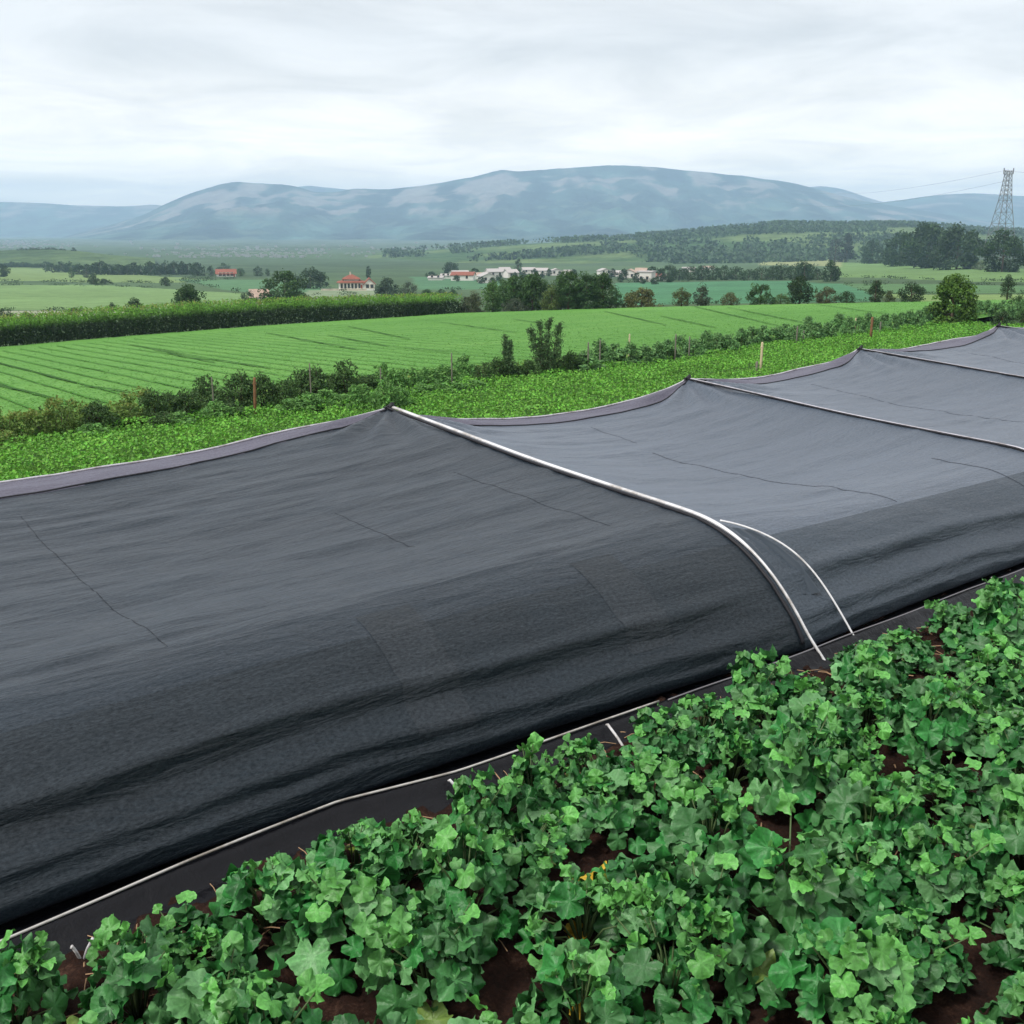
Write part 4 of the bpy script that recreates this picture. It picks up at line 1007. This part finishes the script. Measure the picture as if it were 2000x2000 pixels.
# ------------------------------------------------------------------ maize belt along the far edge of the wheat
def maize(u0, u1, label, seed):
    r_ = np.random.default_rng(seed); us_ = np.arange(u0, u1, 1.0); ends = [at(u_, fb(u_) - .3) for u_ in np.linspace(u0, u1, 30)]
    E_ = np.array(ends); seg = np.r_[0, np.cumsum(np.hypot(*np.diff(E_[:, :2], axis=0).T))]; L_ = seg[-1]
    n = int(L_ * 520); d = r_.uniform(0, L_, n); c = np.stack([np.interp(d, seg, E_[:, j]) for j in range(3)], 1)
    dirv = E_[-1, :2] - E_[0, :2]; dirv /= np.linalg.norm(dirv); back = np.array([-dirv[1], dirv[0]])
    dep = 5.0 * r_.random(n) ** 1.6; P = c.copy(); P[:, :2] += back * dep[:, None]; P[:, 2] = terrain(P[:, 0], P[:, 1])
    uu = np.interp(d, seg, np.linspace(u0, u1, 30)); hh = np.interp(uu, [-150, 0, 300, 600, 770, 900], [60, 60, 57, 50, 45, 40]) / FPX * P[:, 1]
    hh = hh * (1 + .10 * np.array([mnoise.noise(Vector((x * .8, y * .8, 2))) for x, y in P[:, :2]])); z = r_.uniform(.03, 1.0, n); P[:, 2] += hh * z
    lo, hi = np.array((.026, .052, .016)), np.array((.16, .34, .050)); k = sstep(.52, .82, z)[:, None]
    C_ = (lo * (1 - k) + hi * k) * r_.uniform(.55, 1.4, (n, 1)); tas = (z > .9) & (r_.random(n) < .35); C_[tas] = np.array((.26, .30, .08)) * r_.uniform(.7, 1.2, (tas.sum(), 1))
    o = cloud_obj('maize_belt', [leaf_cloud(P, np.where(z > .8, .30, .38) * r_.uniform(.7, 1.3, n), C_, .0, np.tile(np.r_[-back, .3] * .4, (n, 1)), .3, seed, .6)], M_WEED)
    return tag(o, label, 'crop belt')
maize(-160, 768, 'long dark belt of tall maize edging the left half of the wheat field', 401)
maize(774, 905, 'short belt of tall maize ending at the tree clump behind the wheat', 402)

for k_, (lst, _) in KINDS.items():
    for i, o in enumerate(lst):
        if (k_, i) not in usedk:
            for ch in list(o.children): bpy.data.objects.remove(ch)
            bpy.data.objects.remove(o)
for i, o in enumerate(SQ):
    if i not in used:
        for ch in list(o.children): bpy.data.objects.remove(ch)
        bpy.data.objects.remove(o)
# scrub along the field boundaries of the valley
P, S_c = [], []
for poly, c in FIELDS:
    for (u0, v0), (u1, v1) in zip(poly, poly[1:] + poly[:1]):
        Ld = math.hypot(u1 - u0, v1 - v0)
        for t_ in np.arange(0, 1, 5 / max(Ld, 6)):
            u_, v_ = u0 + (u1 - u0) * t_, v0 + (v1 - v0) * t_
            if not -60 < u_ < 2060 or v_ > fb(u_) - 4 or mnoise.noise(Vector((u_ * .03, v_ * .05, 1))) < .02: continue
            p = at(u_, v_ + rng.normal(0, .7)); r_s = .0011 * p[1] * rng.uniform(.6, 1.6)
            for _ in range(14): P.append(p + rng.normal(0, 1, 3) * [r_s * 1.6, r_s, r_s * .5] + [0, 0, r_s * .8]); S_c.append(r_s * .9)
P = np.array(P)
tag(cloud_obj('boundary_scrub', [leaf_cloud(P, np.array(S_c), np.array((.04, .075, .03)) * rng.uniform(.6, 1.5, (len(P), 1)), .4, None, .8, 14)], M_LEAF), kind='stuff')

# ------------------------------------------------------------------ trees of the middle distance
T = tree_px
T(558, 603, 525, 96, 'large round dark tree behind the maize, left of the big red-roofed house', 'round', DG, n=2600)
T(607, 563, 521, 72, 'dark domed tree behind the large round tree, left of the big house', 'round', DK, n=1800)
T(373, 624, 550, 74, 'dark ragged tree rising out of the maize belt', 'oval', (.038, .085, .026), n=2400)
T(263, 616, 578, 34, 'small dark oval tree behind the maize, left of the ragged one', 'oval', DK)
T(183, 556, 533, 21, 'small dark tree on the line between the two pale fields', 'round', DK, n=900)
T(140, 542, 521, 13, 'slim lone tree on the pale upper field at left', 'oval', DG, n=700)
T(170, 542, 523, 16, 'low round tree beside the slim lone tree on the pale field', 'round', GG, n=700)
T(205, 556, 545, 40, 'low bush line on the edge of the pale field', 'bush', DK, 'bush', 'bush', 700, base=0)
T(324, 559, 540, 22, 'squat dark tree standing alone in the green middle field', 'round', DK, n=900)
T(6, 541, 515, 32, 'dark tree cut by the left edge of the picture', 'round', DK, n=1000)
T(219, 609, 590, 22, 'small dark bush on the lower field edge at left', 'bush', DK, 'bush', 'bush', 800, base=0)
T(145, 612, 600, 36, 'flat dark bush on the lower field edge', 'bush', DG, 'bush', 'bush', 800, base=0)
T(10, 627, 602, 52, 'dark bush above the maize in the left corner', 'bush', DK, 'bush', 'bush', 1200, base=0)
T(52, 626, 609, 32, 'small rounded bush next to the dark corner bush', 'bush', DG, 'bush', 'bush', 800, base=0)
gl = 'trees of the dark tree line across the valley'
uu = -10
while uu < 370:
    if uu > 92:
        r0 = rng.uniform(15, 24); T(uu, 531 if uu < 150 else 537, 512 + rng.uniform(-5, 5) + (uu < 150) * -2, r0 * 1.5, 'dark tree in the long line of trees across the left valley', 'round', DK, n=450, group=gl, seed=int(uu * 13 + 1000))
    else:
        r0 = 14; T(uu, 524, 512 + rng.uniform(-3, 3), 24, 'low dark tree at the left end of the valley tree line', 'round', DK, n=350, group='low trees at the left end of the tree line', seed=int(uu * 13 + 2000))
    uu += r0 * .8
T(386, 540, 511, 35, 'broad dark tree left of the red barn', 'round', DK, n=900)
T(413, 540, 516, 17, 'narrow dark tree touching the red barn on its left', 'oval', DK, n=600)
T(437, 530, 513, 28, 'dark tree behind the red barn', 'round', DK, n=600)
T(470, 540, 522, 22, 'dark tree touching the red barn on its right', 'round', DG, n=600)
T(504, 540, 519, 22, 'dark round tree farther right of the red barn', 'round', DK, n=600)
T(523, 540, 523, 9, 'tiny slim tree at the right end of the barn trees', 'column', DK, n=300)
for k, (a, b_, c_) in enumerate(((44, 484, 26), (62, 483, 26), (82, 482, 28), (100, 482, 24), (120, 485, 22))):
    T(a, 492, b_, c_, 'dark tree in the row crowning the low mound', 'round', DK, n=350, group='trees crowning the low mound', deep=1130)
T(144, 496, 482, 13, 'dark upright tree at the right end of the mound row', 'oval', DK, n=350, deep=1130)
T(720, 543, 516, 10, 'dark cypress behind the big red-roofed house', 'column', DK, 'cypress', n=500)
T(757, 585, 538, 52, 'grey green tree right of the big red-roofed house', 'round', (.05, .085, .05), n=1800)
T(797, 577, 549, 38, 'smaller grey green tree behind the maize gap', 'round', GG, n=1200)
for (a, c_) in ((835, 30), (862, 28), (885, 22)): T(a, 576, 564, c_, 'low hedge bush in front of the village field', 'bush', DG, 'bush', 'bush', 500, base=0, group='low bushes before the village field')
T(690, 585, 577, 60, 'long low dark bush below the big house', 'bush', DK, 'bush', 'bush', 900, base=0)
T(484, 601, 566, 36, 'spreading grey green tree covering the little tiled house', 'loose', (.05, .08, .05), n=1200)
T(879, 536, 511, 40, 'dark domed tree left of the village', 'round', DK, n=900)
T(842, 541, 530, 30, 'low dark bush left of the domed village tree', 'bush', DK, 'bush', 'bush', 500, base=0)
T(962, 609, 545, 42, 'bushy green tree at the left end of the clump behind the wheat', 'oval', MG, n=2200)
T(1002, 609, 530, 52, 'tall green tree second in the clump behind the wheat', 'oval', (.055, .12, .035), n=2600)
T(1040, 608, 524, 50, 'tall dark tree third in the clump behind the wheat', 'oval', DG, n=2600)
T(1077, 608, 552, 42, 'lower yellow green tree in the middle of the clump', 'oval', (.095, .14, .04), n=2000)
T(1110, 607, 523, 50, 'tall upright tree right of the yellow green one in the clump', 'column', DG, n=2600)
T(1145, 606, 525, 46, 'tall column-like dark green tree in the right half of the clump', 'column', (.042, .095, .03), n=2600)
T(1178, 605, 527, 42, 'tall tree at the right end of the clump behind the wheat', 'column', DG, n=2400)
T(1203, 604, 562, 32, 'low tree leaning on the right end of the clump', 'oval', DG, n=1200)
for a_, t_, w__, c__ in ((982, 540, 46, MG), (1022, 533, 44, DG), (1060, 540, 44, DG), (1095, 531, 46, (.05, .105, .032)), (1128, 528, 44, DG), (1162, 531, 44, (.05, .11, .034))):
    T(a_, 604, t_, w__, 'green tree crowded into the back of the clump behind the wheat', 'oval', c__, n=1800, group='back trees of the clump behind the wheat')
T(922, 612, 566, 60, 'grey brown bush between the maize and the tree clump', 'bush', (.085, .105, .055), 'bush', 'bush', 2000, base=0)
T(1005, 610, 581, 66, 'low grey bush in front of the tree clump', 'bush', (.075, .10, .065), 'bush', 'bush', 1800, base=0)
T(1252, 602, 560, 82, 'olive yellow bush right of the tree clump', 'bush', (.125, .135, .045), 'bush', 'bush', 2200, base=0)
T(1331, 598, 558, 38, 'olive round tree on the far edge of the wheat', 'round', (.095, .115, .035), n=1500)
T(1369, 598, 552, 40, 'grey green tree just right of the olive one on the wheat edge', 'oval', GG, n=1500)
T(1427, 597, 569, 42, 'low brownish olive tree on the wheat edge', 'round', (.09, .095, .035), n=1300)
T(1485, 597, 553, 54, 'dark spreading tree on the wheat edge', 'loose', DG, n=1700)
T(1525, 596, 568, 44, 'light green bush left of the big round dark tree', 'bush', (.085, .15, .05), 'bush', 'bush', 1200, base=0)
T(1561, 594, 536, 58, 'big round dark tree on the wheat edge', 'round', DK, n=2200)
T(1612, 594, 559, 52, 'brownish olive bushy tree on the wheat edge', 'round', (.085, .09, .04), n=1500)
T(1653, 594, 568, 46, 'low dark bush beside the brownish olive tree', 'bush', DK, 'bush', 'bush', 1200, base=0)
T(1709, 592, 540, 30, 'narrow upright dark tree on the wheat edge', 'oval', DK, n=1500)
T(1737, 592, 566, 27, 'small olive bush right of the narrow upright tree', 'bush', (.085, .115, .045), 'bush', 'bush', 900, base=0)
T(1779, 592, 549, 50, 'dark leafy tree left of the big bright tree', 'round', DK, n=1700)
T(1858, 636, 529, 86, 'big bright-lit leafy tree standing free at the hedgerow end', 'oval', (.080, .160, .025), n=4200, base=.03)
T(1967, 582, 534, 30, 'small dark tree at the right edge behind the wheat', 'oval', DK, n=1300)
T(1990, 610, 572, 40, 'dark green tree cut by the right edge', 'round', DG, n=1500)
T(1955, 640, 603, 46, 'dense dark bush at the right end of the hedgerow', 'bush', DK, 'bush', 'bush', 1600, base=0)
T(1995, 640, 606, 52, 'dark bush touching the right edge at the hedgerow end', 'bush', DG, 'bush', 'bush', 1600, base=0)
gl = 'trees of the dark belt below the wooded hill'; uu = 1306
while uu < 1600:
    w_ = rng.uniform(24, 36); T(uu, 547, rng.uniform(514, 525), w_ * 1.25, 'dark tree in the belt below the wooded hill', 'round', DK, n=700, group=gl, seed=int(uu * 11 + 3000)); uu += w_ * .72
T(1570, 549, 507, 42, 'taller domed tree near the right end of the dark belt', 'round', DK, n=1000)
T(1622, 550, 506, 40, 'tall dark tree ending the belt on its right', 'oval', DK, n=1000)
T(1652, 512, 445, 34, 'thin tall conifer left of the great tree clump', 'spire', (.04, .055, .045), 'conifer', n=900)
T(1630, 512, 462, 28, 'bare-looking grey tree beside the thin conifer', 'loose', (.05, .065, .05), n=600)
T(1702, 514, 465, 56, 'round dark tree between the conifer and the great clump', 'round', DK, n=1500)
T(1758, 520, 447, 80, 'leftmost tree of the great dark clump on the hill field', 'round', DK, n=1900)
T(1808, 523, 430, 112, 'tallest tree in the middle of the great dark clump', 'round', DK, n=2600)
T(1868, 525, 434, 112, 'broad right-hand tree of the great dark clump', 'round', (.034, .066, .026), n=2600)
T(1957, 530, 445, 92, 'separate dark rounded tree below the pylon', 'round', DK, n=2200, base=.02)
T(1915, 526, 507, 36, 'pale bush in the gap left of the separate rounded tree', 'bush', (.10, .14, .07), 'bush', 'bush', 600, base=0)

# woodland on the hill: too many trunks to count
Xh, Yh, Zh, Th = HW; P = []; cols_ = []
sel = rng.integers(0, Xh.size, 16000)
tx = Xh.ravel()[sel]; ty = Yh.ravel()[sel]; tz = Zh.ravel()[sel]; tt = Th.ravel()[sel]
wd = pnoise(tx, ty, 1 / 130., 5.5, 3); xr_ = tx / ty
kp = (wd > np.where(xr_ > .12, .04, .30) - .22 * (tt > .85)) & (tt < 1.05) & (xr_ > -.12)
tx, ty, tz, wd = tx[kp], ty[kp], tz[kp], wd[kp]; k = 5; nT = len(tx)
C0 = np.array((.050, .092, .040)) * rng.uniform(.6, 1.5, (nT, 1))
jx = np.repeat(tx, k) + rng.normal(0, 3, nT * k); jy = np.repeat(ty, k) + rng.normal(0, 3, nT * k); jz = np.repeat(tz, k) + rng.uniform(1, 8, nT * k)
tag(cloud_obj('woodland', [leaf_cloud(np.stack([jx, jy, jz], 1), rng.uniform(3, 5.5, nT * k), np.repeat(C0, k, 0), .3, None, .9, 12)], M_LEAF), kind='stuff')

# ------------------------------------------------------------------ buildings
def gable(m_w, m_r, x0, x1, y0, y1, z0, ze, zr, ov=.4, axis='x', th=.22):
    """walls with gable ends and a two-slope roof with thickness"""
    if axis == 'x':
        ym = (y0 + y1) / 2
        m_w.add([(x0, y0, z0), (x1, y0, z0), (x1, y1, z0), (x0, y1, z0), (x0, y0, ze), (x1, y0, ze), (x1, y1, ze), (x0, y1, ze), (x0, ym, zr - .12), (x1, ym, zr - .12)],
                [(0, 1, 5, 4), (1, 2, 6, 5), (2, 3, 7, 6), (3, 0, 4, 7)], [(4, 8, 7), (5, 6, 9)])
        sl = (zr - ze) / (ym - y0); lo = ze - sl * ov
        for s_ in (-1, 1):
            ye = y0 - ov if s_ < 0 else y1 + ov
            V = [(x0 - ov, ye, lo), (x1 + ov, ye, lo), (x1 + ov, ym, zr), (x0 - ov, ym, zr)]; V += [(a, b_, c_ + th) for a, b_, c_ in V]
            m_r.add(V, [(0, 1, 2, 3), (4, 5, 6, 7), (0, 1, 5, 4), (1, 2, 6, 5), (2, 3, 7, 6), (3, 0, 4, 7)])
    else:
        m1, m2 = MB(), MB(); gable(m1, m2, y0, y1, -x1, -x0, z0, ze, zr, ov, 'x', th)
        for src, dst in ((m1, m_w), (m2, m_r)):
            off = 0
            V = np.concatenate(src.v); V2 = np.stack([-V[:, 1], V[:, 0], V[:, 2]], 1)
            dst.add(V2, np.concatenate(src.q) if src.q else (), np.concatenate(src.t) if src.t else ())
def hip(m_r, x0, x1, y0, y1, ze, zr, ov=.5, th=.2):
    x0 -= ov; x1 += ov; y0 -= ov; y1 += ov; d = (y1 - y0) / 2 * .9; ym = (y0 + y1) / 2
    V = [(x0, y0, ze), (x1, y0, ze), (x1, y1, ze), (x0, y1, ze), (x0 + d, ym, zr), (x1 - d, ym, zr), (x0, y0, ze - th), (x1, y0, ze - th), (x1, y1, ze - th), (x0, y1, ze - th)]
    m_r.add(V, [(0, 1, 5, 4), (2, 3, 4, 5), (0, 6, 7, 1), (1, 7, 8, 2), (2, 8, 9, 3), (3, 9, 6, 0), (6, 9, 8, 7)], [(3, 0, 4), (1, 2, 5)])
def windows(t, specs, front_y, mt=M_GLASS):
    for x, z, w_, h in specs:
        m = MB(); m.box(x - w_ / 2, x + w_ / 2, front_y - .06, front_y + .10, z, z + h); f_ = m.build('window', mt, t)
        m = MB()
        for a, b_, c_, d_ in ((x - w_ / 2 - .12, x - w_ / 2, z, z + h), (x + w_ / 2, x + w_ / 2 + .12, z, z + h), (x - w_ / 2 - .12, x + w_ / 2 + .12, z + h, z + h + .12), (x - w_ / 2 - .2, x + w_ / 2 + .2, z - .14, z)):
            m.box(a, b_, front_y - .12, front_y + .05, c_, d_)
        m.build('frame', M_WALL2, f_)
def face(p): return -math.atan2(p[0], p[1])
# the big house
p = at(694, 566); k_ = p[1] / FPX; W_ = 70 * k_; Hh = 31 * k_
t = thing('farmhouse', 'big white house with red hipped tile roofs behind the maize', 'house', (p[0], p[1], float(terrain(p[0], p[1])) - .2), face(p))
mw, mr = MB(), MB(); mw.box(-W_ * .44, W_ * .24, -2.5, 5, 0, Hh * .50); mw.box(-W_ * .30, W_ * .10, -1.2, 4.4, Hh * .5, Hh * .68)
gable(mw, mr, W_ * .245, W_ * .52, -4.2, 4.4, 0, Hh * .42, Hh * .72, .5, 'y')
wl = mw.build('wall', M_WALL, t)
hip(mr, -W_ * .44, W_ * .24, -2.5, 5, Hh * .50, Hh * .72, .7); hip(mr, -W_ * .30, W_ * .10, -1.2, 4.4, Hh * .70, Hh * .98, .6); rf = mr.build('roof', M_TILE, t)
m = MB(); m.box(-W_ * .14, -W_ * .10, 1, 1.8, Hh * .8, Hh * 1.1); m.build('chimney', M_WALL2, rf)
windows(t, [(-W_ * .36 + i * W_ * .095, .9, W_ * .055, Hh * .28) for i in range(6)], -2.5)
windows(t, [(W_ * .33, 1.0, 1.1, 1.3), (W_ * .45, 1.0, 1.1, 1.3)], -4.2)
m = MB(); m.box(W_ * .15, W_ * .19, -2.62, -2.4, 0, Hh * .36); m.build('door', M_REDB, t)
m = MB(); m.box(-W_ * .9, W_ * .3, -8.2, -7.9, -.6, .9); m.box(-W_ * .9, W_ * .3, -8.3, -7.8, .9, 1.05); tag(m.build('garden_wall', M_WALL2, None, False, t.location), 'low pinkish garden wall in front of the big white house', 'wall').rotation_euler = (0, 0, face(p))
# red barn
p = at(442, 541); k_ = p[1] / FPX; W_ = 35 * k_; Hh = 15 * k_
t = thing('barn', 'long low red barn among dark trees across the valley', 'barn', (p[0], p[1], float(terrain(p[0], p[1])) - .2), face(p))
mw, mr = MB(), MB(); gable(mw, mr, -W_ / 2, W_ / 2, -4, 5, 0, Hh * .48, Hh * .98, .6); mw.build('wall', M_WALL, t); mr.build('roof', M_TILE, t)
windows(t, [(-W_ * .3 + i * W_ * .2, 1, 1.6, 1.8) for i in range(4)], -4); m = MB(); m.box(W_ * .38, W_ * .46, -4.15, -3.9, 0, 2.4); m.build('door', M_REDB, t)
# little tiled house behind the maize
p = at(502, 600); k_ = p[1] / FPX; W_ = 34 * k_; Hh = 33 * k_
t = thing('cottage', 'little house with a faded orange tile roof half hidden left of the large round tree', 'house', (p[0], p[1] + 2.5, float(terrain(p[0], p[1])) - .1), face(p))
mw, mr = MB(), MB(); gable(mw, mr, -W_ / 2, W_ / 2, -1.6, 2, 0, Hh * .6, Hh, .25, th=.1); mw.build('wall', M_WALL, t); mr.build('roof', M_TILE2, t)
windows(t, [(-W_ * .22, 1.0, .6, .7), (W_ * .22, 1.0, .6, .7)], -1.6); m = MB(); m.box(-.3, .3, -1.72, -1.5, 0, 1.5); m.build('door', M_REDB, t)
# village houses
M_VW = mat('village_white', (.66, .63, .59), .8, .2); M_VR = mat('village_grey_roof', (.40, .37, .36), .85, .2)
vil = [(852, 546, 30, 8, 'n', 'long low grey-roofed building left of the village trees'), (872, 543, 22, 10, 'n', 'pale grey-roofed house right beside the long low building'),
       (905, 547, 46, 19, 'r', 'wide village house with a red tile roof'), (898, 540, 34, 14, 'n', 'pale house standing behind the wide red-roofed one'), (936, 545, 18, 15, 'w', None), (950, 551, 30, 22, 'w', None), (966, 540, 34, 18, 'w', None),
       (985, 532, 22, 12, 'w', None), (998, 542, 22, 19, 'w', None), (1032, 534, 26, 14, 'w', None), (1056, 536, 30, 15, 'w', None), (1086, 537, 26, 15, 'w', None), (1110, 538, 18, 13, 'w', None),
       (1180, 536, 24, 14, 'w', None), (1205, 540, 20, 14, 'w', None), (1230, 544, 30, 22, 'w', None), (1252, 542, 22, 22, 'w', None), (1262, 550, 30, 25, 'W', 'tallest white village block right of the tree clump'), (1284, 548, 20, 17, 'r', 'small red-roofed house at the right end of the village'),
       (1298, 547, 12, 14, 'w', None), (1345, 530, 26, 10, 'w', None), (1382, 527, 22, 9, 'w', None)]
for j, (u_, v_, w_, h_, kd, lab) in enumerate(vil):
    p = at(u_, v_); k_ = p[1] / FPX; W_, Hh = w_ * k_ * .92, h_ * k_ * .82
    t = thing('village_house', lab or 'small white house in the distant village row', 'house', (p[0], p[1], float(terrain(p[0], p[1])) - .2), face(p) + rng.uniform(-.3, .3), None if lab else 'small white houses of the village')
    mw, mr = MB(), MB(); D_ = rng.uniform(7, 11); ax = 'y' if rng.random() < .35 and kd == 'w' else 'x'
    if kd == 'W': mw.box(-W_ / 2, W_ / 2, -5, 5, 0, Hh * .93); mr.box(-W_ / 2 - .3, W_ / 2 + .3, -5.3, 5.3, Hh * .93, Hh)
    else: gable(mw, mr, -W_ / 2, W_ / 2, -D_ / 2, D_ / 2, 0, Hh * .66, Hh, .4, ax)
    mw.build('wall', M_VW, t); mr.build('roof', M_TILE if kd == 'r' else M_VR if kd != 'w' or rng.random() < .75 else M_TILE2, t)
    nwin = max(2, int(W_ / 4))
    for r_ in range(2 if Hh > 7 else 1):
        windows(t, [((i + .5) / nwin * W_ * .86 - W_ * .43, 1.2 + 3 * r_, 1.1, 1.4) for i in range(nwin)], -5 if kd == 'W' else -D_ / 2)
for (a, b_, c_, d_, s_) in ((1012, 524, 502, 16, 'column'),): T(a, b_ + 12, c_, d_, 'dark upright cypress standing over the village roofs', s_, DK, 'cypress', n=600)
gv = 'dark trees between the village houses'
for (a, b_, c_, d_) in ((928, 543, 522, 22), (975, 548, 534, 14), (1045, 537, 522, 14), (1072, 538, 524, 12), (1196, 541, 523, 20), (1218, 546, 524, 22), (1243, 551, 530, 16), (1275, 546, 517, 26), (1290, 549, 522, 20), (1120, 540, 524, 16), (892, 548, 536, 16), (940, 552, 538, 18), (963, 552, 540, 16), (1005, 545, 530, 16), (1022, 541, 528, 13), (1060, 541, 530, 13), (1095, 542, 528, 14), (1188, 546, 534, 14), (1212, 550, 536, 15), (1255, 554, 541, 15), (1278, 555, 540, 18), (1306, 551, 533, 20)):
    T(a, b_ + 1, c_, d_, 'dark tree between the white village houses', 'round', DK, n=450, group=gv)
# far town on the plain: specks that cannot be counted
m = MB()
for _ in range(520):
    if rng.random() < .62: u_, v_ = rng.normal(500, 95), 502 - abs(rng.normal(0, 7))
    elif rng.random() < .5: u_, v_ = rng.normal(40, 55), rng.normal(478, 5)
    else: u_, v_ = rng.uniform(250, 900), 490 - abs(rng.normal(0, 7))
    v_ = min(max(v_, 472), 503); p = at(u_, v_); z = float(terrain(p[0], p[1])); s_ = rng.uniform(2, 5.5) * p[1] / 3200; hh = rng.uniform(2, 5) * p[1] / 3200
    m.box(p[0] - s_, p[0] + s_, p[1] - s_ * .7, p[1] + s_ * .7, z - 2, z + hh)
tag(m.build('distant_town', mat('town_white', (.27, .28, .28), .8, .2)), kind='stuff')

# ------------------------------------------------------------------ pylon and wires
p = at(1947, 524); kx = p[1] / FPX; Ht = height_px(p, 524, 334); zb = float(terrain(p[0], p[1]))
t = thing('power_pylon', 'grey lattice steel power pylon rising behind the dark trees at right', 'pylon', (p[0], p[1], zb), face(p) + .5)
def hw(z): return np.interp(z / Ht, [0, .35, .72, .96, 1], [30 * kx, 21 * kx, 10 * kx, 6 * kx, 5 * kx]) / 1.25
m = MB(); zs = np.concatenate([np.linspace(0, .7, 7), np.linspace(.76, 1, 6)]) * Ht; br = .085
for sx_ in (-1, 1):
    for sy_ in (-1, 1):
        l_ = MB(); l_.tube([(sx_ * hw(z), sy_ * hw(z), z) for z in zs], .15, 5); l_.build('leg', M_STEEL, t)
for a, b_ in zip(zs[:-1], zs[1:]):
    A_, B_ = hw(a), hw(b_); ca = [(-1, -1), (1, -1), (1, 1), (-1, 1)]
    for i in range(4):
        c0, c1 = ca[i], ca[(i + 1) % 4]
        m.tube([(c0[0] * A_, c0[1] * A_, a), (c1[0] * B_, c1[1] * B_, b_)], br, 4); m.tube([(c1[0] * A_, c1[1] * A_, a), (c0[0] * B_, c0[1] * B_, b_)], br, 4)
        m.tube([(c0[0] * B_, c0[1] * B_, b_), (c1[0] * B_, c1[1] * B_, b_)], br * .9, 4)
m.build('lattice', M_STEEL, t)
m = MB(); e = 9 * kx
for z in (Ht * .97, Ht): m.tube([(-e, 0, z), (e, 0, z)], .2, 5)
m.tube([(-e, 0, Ht * .97), (-e, 0, Ht * 1.03)], .25, 5); m.tube([(e, 0, Ht * .97), (e, 0, Ht * 1.03)], .25, 5); m.build('cross_arm', M_STEEL, t)
top = np.array([p[0], p[1], zb + Ht])
for lab, u1, v1, dz, far_ in (('upper faint power line running left from the pylon over the mountain', 1500, 352, .6, 1500), ('lower faint power line running left from the pylon', 1480, 376, -4.0, 1400), ('faint power line running right from the pylon out of the picture', 2150, 352, 0., 330)):
    d = ray(u1, v1); q_ = d * (far_ / d[1]) + [0, 0, CAM_H]; a = top + [0, 0, dz]
    P = np.array([a * (1 - s_) + q_ * s_ - [0, 0, 14 * 4 * s_ * (1 - s_) * (far_ > 400)] for s_ in np.linspace(0, 1, 24)])
    m = MB(); m.tube(P - a, .045, 5); tag(m.build('power_line', M_STEEL, None, True, a), lab, 'cable')

# ------------------------------------------------------------------ the air
M_HAZE = bpy.data.materials.new('pale_air'); M_HAZE.use_nodes = True; hn = M_HAZE.node_tree; hn.nodes.clear()
vo = hn.nodes.new('ShaderNodeVolumePrincipled'); ho = hn.nodes.new('ShaderNodeOutputMaterial'); hn.links.new(vo.outputs[0], ho.inputs['Volume'])
vo.inputs['Color'].default_value = (.52, .745, 1.0, 1); vo.inputs['Density'].default_value = .00017; vo.inputs['Anisotropy'].default_value = 0.0
bpy.context.view_layer.update()
zlo = min((o.matrix_world @ Vector(c)).z for o in bpy.data.objects if o.type == 'MESH' for c in o.bound_box) - 2
zhi = max((o.matrix_world @ Vector(c)).z for o in bpy.data.objects if o.type == 'MESH' for c in o.bound_box) + 6
m = MB(); m.box(-13500, 13500, -120, 9720, zlo, zhi); hz_o = m.build('haze', M_HAZE); tag(hz_o, kind='stuff')
